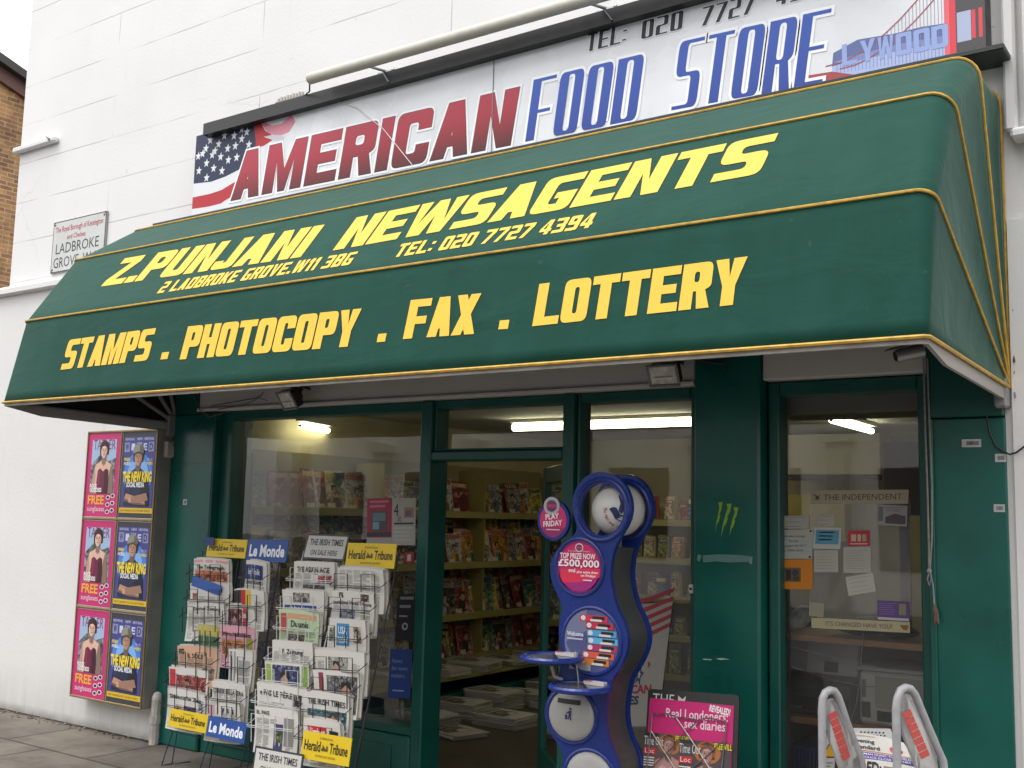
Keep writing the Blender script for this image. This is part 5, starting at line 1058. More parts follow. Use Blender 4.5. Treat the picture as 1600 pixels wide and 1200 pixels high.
for k, cc in enumerate(MC):
    c = MB(); W, H = .21, .28; c.box(0, W, -.004, .0, 0, H, cc); A = Art(c, lambda u, v, d: Vector((u, -.004 - d, v)), nu=1, nv=1)
    q = random.Random(k); A.rect(.004, .004, W - .004, H - .004, print_mat(cc, 16 + k), 0); A.rect(.01, H * .82, W - .01, H * .95, MC[(k * 5 + 3) % 12], 1); A.text(['HOME', 'STYLE', 'MOTOR', 'GARDEN', 'MUSIC', 'WORLD', 'LIFE', 'SPORT', 'FILM', 'FOOD', 'TRAVEL', 'ARTS'][k], .02, H * .845, .026, MC[(k * 7 + 1) % 12], 2, w=W - .05, bold=.03)
    if k % 2: figure(A, W * .5, H * .05, H * .17, 2, top=MC[(k + 4) % 12])
    elif k % 4: photo(A, .02, H * .1, W - .02, H * .75, MC[(k + 6) % 12], 2, k)
    A.text('FREE', .02, H * .05, .03, '#e8e2c8', 11, w=.07, bold=.04)
    o = c.build('magazine'); MMESH.append(o.data); bpy.data.objects.remove(o)
SHN = ['top', 'second', 'third', 'lowest']
def mag(k, pos, rz, tilt, lab, grp):
    o = bpy.data.objects.new('magazine', MMESH[k]); col.objects.link(o)
    o.matrix_world = Matrix.Translation(pos) @ Matrix.Rotation(R(rz), 4, 'Z') @ Matrix.Rotation(R(tilt), 4, 'X') @ Matrix.Rotation(R(rnd.uniform(-4, 4)), 4, 'Y') @ Matrix.Diagonal((*[rnd.uniform(.95, 1.2)] * 3, 1)); tag(o, lab, 'magazine', grp)
cnt = 0
for si, z in enumerate(SZ):
    for lay in (0, 1):
        if lay and si in (0,): continue
        y = .47 + lay * .06
        while y < 4.3:
            k = rnd.randrange(12); x = -6.20 + lay * .09; zz = z + .004 + (.0 if lay else .15 * (si > 0))
            mag(k, Vector((x + rnd.uniform(-.02, .02), y, zz)), 90 + rnd.uniform(-9, 9), -rnd.uniform(7, 16), f'{MN[k]} covered magazine on the {SHN[si]} shelf of the wall shelving', f'{MN[k]} magazines on the {SHN[si]} shelf of the wall shelving')
            y += rnd.uniform(.09, .16) if lay == 0 and si == 0 else rnd.uniform(.11, .19); cnt += 1
# newspapers stacked on the two steps below
STK = MB(); 
for si, (x0, x1, z) in enumerate(((-6.3, -5.78, .276), (-5.74, -5.64, .141))):
    pass
def stack(pos, rz, n, lab, W=.30, H=.40):
    c = MB(); q = random.Random(int(pos[1] * 100))
    for k in range(n):
        m = Matrix.Translation((q.uniform(-.012, .012), q.uniform(-.012, .012), k * .007)) @ Matrix.Rotation(q.uniform(-.06, .06), 4, 'Z'); c.box(-W / 2, W / 2, -H / 2, H / 2, 0, .0062, ['#c9c5be', '#bdb8b0', '#d0ccc4'][k % 3], m)
    A = Art(c, lambda u, v, d: Vector((u, v, n * .007 + .0002 + d)))
    A.rect(-W * .44, H * .3, W * .44, H * .45, '#47464c', 1); A.text('DAILY NEWS', -W * .4, H * .33, .035, '#d8d5d0', 2, w=W * .8); photo(A, -W * .4, -H * .2, W * .3, H * .25, '#7a716b', 1, 3)
    o = c.build('newspaper_bundle'); o.location = pos; o.rotation_euler = (0, 0, R(rz)); tag(o, lab, 'newspapers', 'bundles of newspapers low down inside the doorway')
for k, y in enumerate((1.9, 2.35, 2.8, 3.3, 3.8, 4.2)): stack((-5.80, y, .277), 90 + (k * 37) % 25 - 12, 5 + (k * 3) % 7, 'bundle of newspapers on the upper step beneath the wall shelving')
for k, y in enumerate((1.5, 2.05, 2.9, 3.5, 4.1)): stack((-4.98 + .05 * (k % 2), y, .016), 84 + (k * 41) % 26 - 10, 5 + (k * 7) % 11, 'bundle of newspapers on the shop floor by the wall shelving')
for k, y in enumerate((1.7, 2.1, 2.55, 3.0, 3.45, 3.9)): stack((-5.86, y, .016), 84 + (k * 53) % 20, 4 + (k * 5) % 8, 'bundle of newspapers on the floor by the wall shelving') if False else stack((-5.40, y, .016), 84 + (k * 53) % 20, 12 + (k * 5) % 14, 'bundle of newspapers on the shop floor by the wall shelving')

# back of the shop: packet shelves and boards
SK = thing('snack_shelving', 'free standing shop shelving of coloured packets behind the narrow window', 'shelving', (-4.3, 3.7, .015))
c = MB(); c.box(-4.9, -3.5, 3.85, 3.88, .02, 1.75, MATS['olive back panel']); c.build('back_panel', SK)
for z in (.3, .62, .94, 1.26, 1.58):
    c = MB(); c.bbox(-4.9, -3.5, 3.5, 3.849, z - .02, z, SHELFM, .004); c.bbox(-4.9, -3.5, 3.488, 3.4995, z - .04, z + .015, SHELFM, .003); c.build('shelf', SK)
PKM = []
for k, cc in enumerate(('#b5822a', '#7d2a2a', '#8a8a3a', '#c9b48a', '#35507a', '#a2482a')):
    c = MB(); c.prism([fillet([(-.06, 0, .01), (.06, 0, .01), (.055, .22, .01), (-.055, .22, .01)])], lambda u, v, d: Vector((u, d * (1.1 - abs(v - .11) * 6), v)), -.03, .03, cc)
    A = Art(c, lambda u, v, d: Vector((u, -.035 - d, v))); A.rect(-.05, .02, .05, .2, print_mat(cc, 24 + 3 * k), 1); A.rect(-.045, .15, .045, .185, ['#8d2a2a', '#c9b48a', '#2f3f66', '#7a2a3a', '#d2c45a', '#35312c'][k], 2); A.text(['SNAX', 'CORN', 'NUTS', 'PUFFS', 'SALT', 'CHIPS'][k], -.035, .158, .02, '#d9cfae', 3, w=.07, bold=.03)
    o = c.build('packet'); PKM.append(o.data); bpy.data.objects.remove(o)
PN_ = ['amber', 'dark red', 'olive', 'beige', 'blue', 'rust']; SN = {.3: 'lowest', .62: 'second lowest', .94: 'middle', 1.26: 'second', 1.58: 'top'}
for z in SN:
    x = -4.82
    while x < -3.55:
        k = rnd.randrange(6); o = bpy.data.objects.new('packet', PKM[k]); col.objects.link(o); o.location = (x, 3.60 + rnd.uniform(-.05, .08), z + .002); o.rotation_euler = (rnd.uniform(-.14, .0), rnd.uniform(-.05, .05), rnd.uniform(-.35, .35)); o.scale = (rnd.uniform(.75, 1.1), 1, rnd.uniform(.7, 1.2))
        tag(o, f'{PN_[k]} packet on the {SN[z]} shelf behind the narrow window', 'packet', f'{PN_[k]} packets on the {SN[z]} snack shelf'); x += rnd.uniform(.125, .16)

CB = thing('wall_cabinet', 'cream wall cabinet with a dark lower edge on the back wall behind the right window', 'cabinet', (-2.8, 4.8, 1.6))
a = P(1227, 742, 4.55); b_ = P(1376, 742, 4.55); c = MB(); c.bbox(a.x, b_.x, 4.55, 4.899, a.z, 2.385, mat('cream board', (.64, .60, .46), .6, var=.05, scale=3), .006); c.build('carcass', CB)
c = MB(); c.bbox(a.x - .01, b_.x + .01, 4.50, 4.549, a.z - .05, a.z + .0, '#2d2c33', .005); c.build('edge_strip', CB)
c = MB(); zb = P(1300, 765, 4.6).z; c.bbox(a.x, a.x + .55, 4.5, 4.75, zb - .45, zb - .05, mat('yellow carton', (.5, .40, .08), .6), .006); tag(c.build('carton', org=(a.x, 4.6, zb - .45)), 'yellow carton under the dark cabinet edge behind the right window', 'carton')
a = P(1380, 758, 2.6); b_ = P(1436, 690, 2.6); c = MB(); c.bbox(a.x, b_.x + .3, 2.6, 2.66, a.z - .2, b_.z, mat('mauve grey board', (.25, .20, .22), .6), .006); c.bbox(a.x + .1, a.x + .16, 2.6, 2.66, .016, a.z - .2, GREYM, .004); tag(c.build('display_board', org=(a.x, 2.6, a.z)), 'mauve grey display board standing at the right side of the right window', 'board')

# ------------------------------------------------------------------ shelves and machines in the right window
WS = thing('window_shelving', 'orange brown wooden shelves holding printers inside the right window', 'shelving', (-1.7, .4, .02))
za = P(1320, 997, .2).z; zb_ = P(1320, 1129, .2).z
for z in (za, zb_):
    c = MB(); c.bbox(-2.02, -1.2, .2, .75, z - .03, z, WOOD, .003); c.build('shelf', WS)
c = MB(); c.box(-2.04, -2.022, .2, .75, .02, za + .05, '#2f2b28'); c.box(-1.198, -1.18, .2, .75, .02, za + .05, '#2f2b28'); c.build('side_panel', WS)
c = MB(); c.box(-2.02, -1.2, .752, .775, .02, za - .0, '#565048'); c.build('back_panel', WS)
def on(px, z, Y): 
    p = P(px, 600, Y); return p.x
PR = thing('printer', 'dark grey printer with an upright paper tray on the lower wooden shelf', 'printer', (-1.8, .45, zb_))
x0, x1 = P(1213, 1090, .25).x, P(1332, 1090, .25).x; DG = mat('dark grey plastic', (.06, .06, .065), .4)
c = MB(); c.bbox(x0, x1, .26, .62, zb_ + .001, zb_ + .17, DG, .015); c.bbox(x0 + .02, x1 - .02, .245, .262, zb_ + .03, zb_ + .09, '#202124', .004); c.bbox(x0 + .1, x1 - .08, .25, .258, zb_ + .12, zb_ + .155, '#3b3d44', .003)
c.box(x0 + .04, x0 + .13, .2435, .2449, zb_ + .035, zb_ + .042, '#8f9296'); c.build('body', PR)
c = MB(); mt = Matrix.Translation((0, .5, zb_ + .16)) @ Matrix.Rotation(R(-12), 4, 'X'); c.bbox(x0 + .06, x1 - .05, -.008, .008, 0, .17, mat('pale grey plastic', (.58, .58, .58), .45), .006, mt); c.box(x0 + .15, x0 + .22, -.0105, -.0085, .02, .07, '#2a2b2f', mt); c.build('paper_tray', PR)
PR2 = thing('printer', 'off white box shaped laser printer at the right of the lower wooden shelf', 'printer', (-1.4, .45, zb_)); OW = mat('aged white plastic', (.78, .77, .72), .45)
x0, x1 = P(1344, 1090, .25).x, -1.205
c = MB(); c.bbox(x0, x1, .24, .66, zb_ + .001, zb_ + .235, OW, .012); c.bbox(x0 - .03, x1, .26, .64, zb_ + .237, zb_ + .255, mat('pale grey plastic', (.36, .36, .36)), .006); c.build('body', PR2)
c = MB(); c.bbox(x0 + .075, x1 - .01, .231, .2395, zb_ + .08, zb_ + .22, '#c2bfb2', .004); c.bbox(x0 + .08, x1 - .01, .234, .2393, zb_ + .02, zb_ + .065, '#2b2b2d', .003); c.box(x0 + .012, x0 + .05, .2365, .2392, zb_ + .03, zb_ + .1, '#55575a'); c.box(x0 + .012, x0 + .03, .2365, .2392, zb_ + .12, zb_ + .2, '#8f9092'); c.build('front_panel', PR2)
c = MB(); sx = P(1232, 975, .3); c.ball((sx.x, .32, za + .05), .09, .07, .05, mat('crumpled white plastic bag', (.7, .71, .73), .35, var=.25, scale=18, bump=1.0, bscale=22), 16, 10); c.ball((sx.x + .06, .34, za + .08), .05, .05, .045, MATS['crumpled white plastic bag'], 14, 9); c.ball((sx.x - .02, .30, za + .09), .04, .04, .05, MATS['crumpled white plastic bag'], 12, 9); tag(c.build('plastic_bag', None, True, org=(sx.x, .32, za)), 'crumpled white plastic bag on the upper wooden shelf', 'bag')
c = MB(); c.ball((P(1345, 975, .35).x, .4, za + .045), .16, .11, .045, '#1b1b1d', 16, 10); c.ball((P(1400, 975, .35).x, .38, za + .03), .1, .08, .03, '#3a2b2d', 14, 8); tag(c.build('bag', None, True, org=(P(1345, 975, .35).x, .4, za)), 'limp dark bag lying on the upper wooden shelf', 'bag')
BC = mat('blue plastic', (.02, .06, .26), .4); BK = thing('basket', 'blue plastic shopping basket on the floor behind the right window', 'basket', (-1.85, .5, .36))
x0, x1 = P(1240, 1170, .3).x, P(1295, 1170, .3).x; zt = P(1265, 1162, .3).z
c = MB(); c.bbox(x0 - .005, x1 + .005, .22, .6, zt - .02, zt, BC, .004)
for k in range(9): c.box(x0 + .01 + k * (x1 - x0 - .03) / 8, x0 + .022 + k * (x1 - x0 - .03) / 8, .232, .245, zt - .26, zt - .021, BC)
c.box(x0 + .006, x1 - .006, .246, .59, zt - .26, zt - .0205, mat('blue basket inner', (.012, .035, .16), .5)); c.build('shell', BK)
wire('cable', 'thin white cable hanging behind the right window between the printers', [P(x, y, .19) for x, y in ((1349, 990), (1346, 1020), (1344, 1060), (1338, 1100), (1330, 1125))], .0028, '#aaa79c')
wire('cable', 'pale cable slanting across the front of the dark printer', [P(x, y, .185) for x, y in ((1209, 1036), (1250, 1046), (1300, 1062), (1345, 1072), (1368, 1073))], .0022, '#a09c92')
wire('cable', 'pale cable slanting under the upper wooden shelf', [P(x, y, .185) for x, y in ((1209, 1004), (1250, 1014), (1310, 1029), (1380, 1044))], .0022, '#a09c92')

# ------------------------------------------------------------------ notices stuck to the glass
GY = .085
def notice(pts, bg, label, draw=None, name='notice', cat='notice', Y=GY, group=None):
    """pts: bottom-left, bottom-right, top-right, top-left in the photo, on the glass"""
    q = [P(x, y, Y) for x, y in pts]; c = MB(); W = (q[1] - q[0]).length; H = (q[3] - q[0]).length
    e = (q[1] - q[0]) / W; up = (q[3] - q[0]) / H; n = Vector((0, -1, 0))
    f = lambda u, v, d: q[0] + e * (u * W) + up * (v * H) + n * d
    c.prism([[(0, 0), (1, 0), (1, 1), (0, 1)]], f, 0, .0008, bg); A = Art(c, f, base=.0013, step=.0004)
    if draw: draw(A, W, H)
    return tag(c.build(name, org=tuple(q[0])), label, cat, group)
def rc(x0, y0, x1, y1): return [(x0, y1), (x1, y1), (x1, y0), (x0, y0)]
def lines(n, c_='#77757a', v0=.15, v1=.85, u0=.1, u1=.9, hh=.03, seed=1):
    def d(A, W, H):
        q = random.Random(seed)
        for k in range(n): v = v1 - (v1 - v0) * k / max(1, n - 1); A.rect(u0, v, u1 - q.random() * .25 * (u1 - u0), v + hh, c_, 1)
    return d
PW = '#a8a69d'
def ind(t, u, w, extra=None):
    def d(A, W, H):
        Wt, vs, fs = font_text(t); A.mb.add([A.f(u + p[0] / Wt * w, .3 + p[1] * .42, A.d(2)) for p in vs], fs, '#4a4844')
        if extra: extra(A)
    return d
def eagle(A): A.poly([(.02, .75), (.05, .62), (.06, .45), (.03, .30), (.065, .38), (.08, .25), (.085, .42), (.105, .40), (.09, .55), (.11, .72), (.075, .6), (.05, .72)], '#4a4844', 2)
notice([(1266, 788), (1419, 787), (1421, 763), (1267, 767)], '#a39a80', 'cream strip reading THE INDEPENDENT with a bird, across the right window', ind('THE INDEPENDENT', .14, .8, eagle))
notice([(1268, 981), (1422, 989), (1422, 971), (1268, 965)], '#a89f80', "cream strip reading IT'S CHANGED HAVE YOU? low in the right window", ind("IT'S CHANGED HAVE YOU?", .15, .68, lambda A: A.poly([(.9, .7), (.99, .7), (.97, .2), (.93, .3)], '#7a5a34', 1)))
notice(rc(1216, 806, 1264, 826), PW, 'small wide white notice of two lines above the typed address card', lines(3))
def addr(A, W, H):
    for k, (t, u, w) in enumerate((('Ladbroke Lounge', .18, .62), ('To Let', .38, .25), ('Clarendon Rd W11', .14, .7), ('020 7994 3434', .2, .56))): Wt, vs, fs = font_text(t); A.mb.add([A.f(u + p[0] / Wt * w, .74 - k * .165 + p[1] * .075, A.d(2)) for p in vs], fs, '#45434a')
    for u in (.06, .94):
        for v in (.06, .94): A.ell(u, v, .03, .04, '#2c2c30', 2, 8)
notice([(1208, 873), (1269, 873), (1269, 828), (1210, 828)], '#a9aaa4', 'white typed card with four dark pins above the orange notice', addr)
notice([(1209, 920), (1270, 921), (1268, 875), (1209, 874)], '#c87a14', 'orange notice with a dark square picture', lambda A, W, H: (A.rect(.28, .25, .7, .72, '#6a5230', 1), A.rect(.33, .3, .45, .66, '#2c2a30', 2), A.ell(.56, .55, .09, .12, '#2f3348', 2, 10), A.rect(.5, .28, .66, .42, '#3b3a30', 2)))
notice(rc(1277, 804, 1303, 822), PW, 'smallest white notice above the blue framed card', lines(3))
notice([(1270, 857), (1313, 858), (1314, 825), (1272, 824)], '#b4b5b0', 'white card with a pale blue panel', lambda A, W, H: (A.rect(.08, .22, .92, .88, '#4f8ea6', 1), lines(3, '#7fb0c4', .4, .75, .2, .8, .05)(A, W, H)))
notice(rc(1272, 860, 1310, 894), PW, 'plain white sheet under the pale blue card', lines(6, '#98958f'))
notice([(1325, 853), (1359, 853), (1358, 829), (1325, 829)], '#b02a38', 'small bright red card with pale lettering', lambda A, W, H: (A.rect(.15, .3, .38, .75, '#b9a98a', 1), A.rect(.45, .3, .6, .75, '#b9a98a', 1), A.rect(.66, .3, .85, .75, '#9c927a', 1), A.rect(.1, .1, .9, .18, '#c8a0a0', 1)))
notice(rc(1318, 855, 1361, 895), PW, 'white sheet of fine print under the red card', lines(8, '#98958f'))
notice([(1326, 931), (1369, 924), (1363, 897), (1321, 902)], '#b2b0a6', 'tilted white sheet below the fine print', lines(4, '#98958f'))
notice([(1369, 820), (1417, 823), (1418, 789), (1370, 788)], '#94928f', 'grey sheet with a dark landscape photo at the upper right of the window', lambda A, W, H: (A.poly([(.3, .1), (.95, .1), (.95, .5), (.6, .6), (.3, .4)], '#4f464b', 1), A.rect(.06, .2, .22, .9, '#6b6a6e', 1), lines(3, '#6d6b70', .7, .88, .3, .9)(A, W, H)))
notice([(1371, 968), (1421, 971), (1421, 936), (1371, 938)], '#5b4378', 'purple leaflet with a white lower edge', lambda A, W, H: (A.rect(0.01, 0.01, .99, .14, '#b0aeb2', 1), A.rect(.68, .3, .9, .88, '#7d7a5e', 1), lines(6, '#7e68a0', .3, .85, .06, .6)(A, W, H)))
q = [P(x, y, .0872) for x, y in ((1264, 966), (1423, 974), (1423, 780), (1266, 782))]; c = MB(); c.add(q, [(0, 1, 2, 3)], glass_mat('hazed clear plastic', (.9, .9, .9), 1.6, .30)); tag(c.build('plastic_sheet', org=tuple(q[0])), 'large clear plastic sheet behind the cards, between the two cream strips', 'plastic sheet')  # pale film in the sheet's material paints in the grey reflected haze
notice([(1264, 962), (1287, 965), (1284, 950), (1265, 940)], '#8f8c78', 'scrap of torn cream paper above the lower cream strip')
notice([(573, 850), (612, 850), (612, 779), (574, 779)], '#a82244', 'dark pink poster with a framed picture in the left window', lambda A, W, H: (A.rect(.18, .28, .82, .72, '#4a4d55', 1), A.rect(.24, .5, .76, .68, '#6a7f8c', 2), A.rect(.24, .32, .5, .48, '#7ba0b0', 2), A.rect(.0, .0, 1, .14, '#a8a5a5', 1), lines(2, '#c9778c', .8, .9, .1, .9, .05)(A, W, H), A.rect(0, .16, 1, .26, '#3c3338', 1)), 'poster', 'poster')
notice([(612, 852), (649, 852), (650, 780), (613, 779)], '#aaa9a2', 'white poster reading 4.it beside the dark pink one', lambda A, W, H: (A.text('4', .08, .62, .26, '#2f2d30', 2, w=.2), A.text('.it', .22, .5, .14, '#2f2d30', 2, w=.18), A.rect(.52, .58, .92, .8, '#a07a58', 1), A.rect(.58, .62, .82, .74, '#6e5a7c', 2), A.rect(.1, .44, .92, .48, '#35343a', 1), lines(4, '#bdbab2', .1, .35)(A, W, H)), 'poster', 'poster')
def news(A, W, H):
    for k, t in enumerate(('News', 'for news', 'makers.')): Wt, vs, fs = font_text(t); A.mb.add([A.f(.12 + p[0] / Wt * (.45, .7, .62)[k], .72 - k * .15 + p[1] * .085, A.d(2)) for p in vs], fs, '#8fa6cc')
    A.rect(.2, .14, .7, .17, '#8fa6cc', 2)
notice([(606, 1090), (641, 1092), (643, 1016), (610, 1014)], '#16408c', 'blue panel reading News for news makers beside the door post', news, 'poster', 'poster')
notice([(617, 1000), (646, 1001), (648, 928), (622, 928)], '#12131c', 'dark panel with small white lettering and a round emblem by the door post', lambda A, W, H: (lines(2, '#8c92a6', .7, .88, .15, .9, .06)(A, W, H), A.rect(.15, .5, .6, .54, '#8c92a6', 1), A.ring(.5, .3, .16, .09, '#a7b6c6', 1, k=.5)), 'poster', 'poster')
notice([(632, 880), (646, 880), (647, 863), (633, 863)], '#9c1f2a', 'small red sticker by the door post above the dark panel', lambda A, W, H: A.rect(.3, .2, .7, .8, '#c7b9b0', 1), 'sticker', 'sticker')
def banner(A, W, H):
    RB_, NV = '#8d2130', '#232a48'; CR = '#a9a6a0'
    for k in range(5): A.poly([(.0, .62 + k * .09), (.5, .72 + k * .075), (1, .80 + k * .07), (1, .835 + k * .07), (.5, .76 + k * .075), (.0, .665 + k * .09)], RB_, 1)
    A.poly(star(.62, .5, .04, .2), RB_, 2); A.poly(star(.42, .42, .11, .2), NV, 2); A.poly(star(.42, .42, .045, .2), CR, 3)
    A.text('AMERICAN', -.36, .28, .075, RB_, 2, w=1.3, bold=.04) if False else None
    for t, u, v, cc in (('CAN', .25, .27, RB_), ('ERIES', -.05, .18, NV)): Wt, vs, fs = font_text(t, .04); A.mb.add([A.f(u + p[0] * .16, v + p[1] * .065, A.d(2)) for p in vs], fs, cc)
notice([(962, 1135), (1028, 1135), (1028, 945), (985, 945)], '#908d87', 'white banner with red stripes and stars behind the lottery stand', banner, 'banner', 'banner')

# ------------------------------------------------------------------ lottery play stand
LY = -.75; LX = lambda pts: [(lambda q: (q.x, q.z))(P(x, y, LY)) for x, y in pts]
z4 = lambda pts: [(810 + x / 5, 720 + y / 5) for x, y in pts]; z5 = lambda pts: [(810 + x / 4.8, 950 + y / 4.8) for x, y in pts]
LS = thing('lottery_stand', 'tall wavy blue plastic lottery play stand with a white globe on top', 'display stand', (-2.5, LY, 0))
BLUE = mat('glossy royal blue plastic', (.011, .029, .185), .26, var=.08, scale=5); GRY = mat('dark grey plastic side', (.055, .054, .054), .32, var=.15, scale=6)
lft = z4([(665, 92), (560, 112), (480, 190), (440, 290), (440, 400), (470, 490), (478, 545), (440, 600), (330, 680), (272, 780), (266, 880), (290, 980), (335, 1060), (357, 1130)]) + z5([(345, 40), (322, 110), (320, 200), (338, 290), (345, 400), (310, 540), (270, 620), (222, 700), (210, 790), (232, 890), (290, 980), (345, 1060), (355, 1140), (335, 1210)])
rgt = z4([(665, 92), (770, 120), (855, 215), (893, 350), (872, 470), (800, 590), (745, 700), (722, 830), (722, 940), (745, 1060), (772, 1150)]) + z5([(790, 100), (828, 220), (815, 330), (760, 450), (700, 540), (668, 660), (652, 780), (655, 900), (685, 1020), (730, 1110), (755, 1210)])
L2, R2 = LX(lft), LX(rgt)
xl, zl = L2[-1]; xr, zr = R2[-1]
L2 += [(xl - .03, zl - .07), (xl - .035, zl - .16), (xl - .0, zl - .26), (xl + .02, zl - .33)]; L2 = [p for p in L2 if p[1] > .03] + [(xl + .01, .02)]
R2 += [(xr + .005, zr - .08), (xr - .02, zr - .17), (xr - .045, zr - .26), (xr - .04, zr - .34)]; R2 = [p for p in R2 if p[1] > .03] + [(xr, .02)]
outl = L2[1:][::-1] + R2 if False else R2 + L2[:0:-1]
def smooth(c, n=3):
    for _ in range(n - 1): c = [q for i in range(len(c)) for q in (((c[i][0] * .75 + c[(i + 1) % len(c)][0] * .25), (c[i][1] * .75 + c[(i + 1) % len(c)][1] * .25)), ((c[i][0] * .25 + c[(i + 1) % len(c)][0] * .75), (c[i][1] * .25 + c[(i + 1) % len(c)][1] * .75)))]
    return c
outl = offset(smooth(outl, 3), .005)
def disc(cx, cy, rx, ry, n=36): 
    a = P(cx, cy, LY); b_ = P(cx + rx, cy, LY); t = P(cx, cy - ry, LY); return Vector((a.x, a.z)), (b_.x - a.x), (t.z - a.z)
def circ(c_, a, b_, n=36): return [(c_.x + a * math.cos(2 * math.pi * i / n), c_.y + b_ * math.sin(2 * math.pi * i / n)) for i in range(n)]
ringc, ra_, rb_ = disc(942, 796, 37, 43)
hole = circ(ringc, ra_ * .95, rb_ * .95)
for Y, nm in ((LY, 'front_panel'), (LY + .20, 'back_panel')):
    c = MB(); c.prism([outl, hole], lambda u, v, d: Vector((u, Y + d, v)), -.012, .012, BLUE)
    c.tube([Vector((u, Y - .012, v)) for u, v in circ(ringc, ra_ + .012, rb_ + .012)], .012, BLUE, 8, True)
    c.build(nm, LS, False)
bo = offset(outl, -.012) if area(outl) > 0 else offset(outl, -.012)
ztop = ringc.y - rb_ - .03
bo = [p for p in bo if p[1] < ztop]
c = MB(); c.prism([bo], lambda u, v, d: Vector((u, LY + d, v)), .0125, .1875, GRY); c.build('body', LS)
c = MB(); c.bbox(min(p[0] for p in outl) - .0, max(p[0] for p in outl), LY - .15, LY + .35, 0, .02, GRY, .005); c.build('base', LS)
gc = Vector((ringc.x + .02, LY + .10, ringc.y)); gr = .118
c = MB(); c.ball(gc, gr, gr, gr, mat('white globe plastic', (.56, .55, .53), .35, var=.05), 28, 18); c.tube([gc - Vector((0, 0, gr)), gc - Vector((0, 0, gr + .08))], .02, GRY, 8)
vdir = (CAM - gc).normalized(); vr = Vector((0, 0, 1)).cross(vdir).normalized(); vdir = (vdir + vr * .12).normalized(); vr = Vector((0, 0, 1)).cross(vdir).normalized(); vu = vdir.cross(vr)
def gf(u, v, d): 
    rr = math.sqrt(max(0.0001, gr * gr - u * u - v * v)); p = vr * u + vu * v + vdir * rr; return gc + p.normalized() * (gr + d)
A = Art(c, gf, base=.0015); LB = '#23305c'
A.poly([(-.052, .004), (-.036, .012), (-.022, .01), (-.012, -.006), (-.004, -.02), (.03, -.028), (.05, -.02), (.052, -.04), (.03, -.052), (.0, -.05), (-.026, -.038), (-.038, -.016)], LB, 1)
A.poly([(-.012, -.004), (-.004, .03), (-.012, .062), (-.006, .064), (.004, .04), (.02, .066), (.027, .062), (.014, .03), (.016, .0), (.0, -.016)], LB, 1)
A.poly([(-.012, -.024), (.01, -.034), (.036, -.028), (.012, -.041)], '#c9c7c2', 2)
A.text('GO', .02, .002, .024, LB, 2, w=.036, bold=.03)
for k, ch in enumerate('The National Lottery'):
    if ch != ' ': a = R(172 + k * 6.4); A.text(ch, math.cos(a) * .078 + .004, math.sin(a) * .078, .013, '#a5343f', 2, rot=a - math.pi * 1.5 + math.pi * 2 if False else a + math.pi / 2)
c.build('globe', LS, True)
def rim(cx, cy, rx, ry, nm, fill, draw, bulge=0.0, lab=None, out=.016):
    q, a, b_ = disc(cx, cy, rx, ry); c = MB(); Y = LY - out
    if bulge:
        n, k = 36, 6; vs = []
        for j in range(k + 1):
            t = j / k * math.pi / 2; vs += [Vector((q.x + a * math.cos(t) * math.cos(2 * math.pi * i / n), Y - bulge * math.sin(t), q.y + b_ * math.cos(t) * math.sin(2 * math.pi * i / n))) for i in range(n)]
        c.add(vs, [(j * n + i, j * n + (i + 1) % n, (j + 1) * n + (i + 1) % n, (j + 1) * n + i) for j in range(k) for i in range(n)], fill); yy = Y - bulge
    else: c.prism([circ(q, a, b_)], lambda u, v, d: Vector((u, Y - d, v)), -.003, .0, fill); yy = Y
    A = Art(c, (lambda u, v, d: Vector((q.x + u * a, Y - bulge * math.sqrt(max(0, 1 - min(1, u * u + v * v))) - d, q.y + v * b_))), base=.0012)
    if draw: draw(A)
    o = c.build(nm, LS, bool(bulge)); 
    if lab: o['label'] = lab
    r_ = MB(); r_.tube([Vector((u, LY - .012, v)) for u, v in circ(q, a + .008, b_ + .008)], .010, BLUE, 8, True); r_.build('rim', o, True)
def prize(A):
    A.ring(0, 0, .98, .93, '#6d1f63', 1); A.ell(0, -.3, .9, .62, '#9c2277', 1, 24, 180, 360); A.poly([(-.8, -.1), (.95, -.02), (.92, -.35), (.0, -.58), (-.72, -.62), (-.85, -.4)], '#d92c50', 2)
    A.ell(0, .74, .19, .17, '#c4c2c6', 3); A.ell(0, .74, .14, .12, '#4a3a60', 4); A.rect(-.14, .7, .14, .78, '#c02a52', 5)
    for t, u, v, h, w in (('TOP PRIZE NOW', -.86, .32, .2, 1.6), ('£500,000', -.94, .02, .26, 1.86), ('mi', -.45, -.2, .14, .3), ('plus extra draw', -.08, -.22, .09, .95), ('on Fridays', .1, -.35, .09, .66)): A.text(t, u, v, h, '#eadfe6', 6, w=w, bold=.03)
    A.text('thunderball lottery', -.5, .58, .06, '#e8bccb', 6, w=1.0); A.rect(.2, -.5, .6, -.46, '#eadfe6', 6)
rim(908, 886, 35, 41, 'prize_disc', '#c31f5e', prize, lab='pink disc advertising a £500,000 prize')
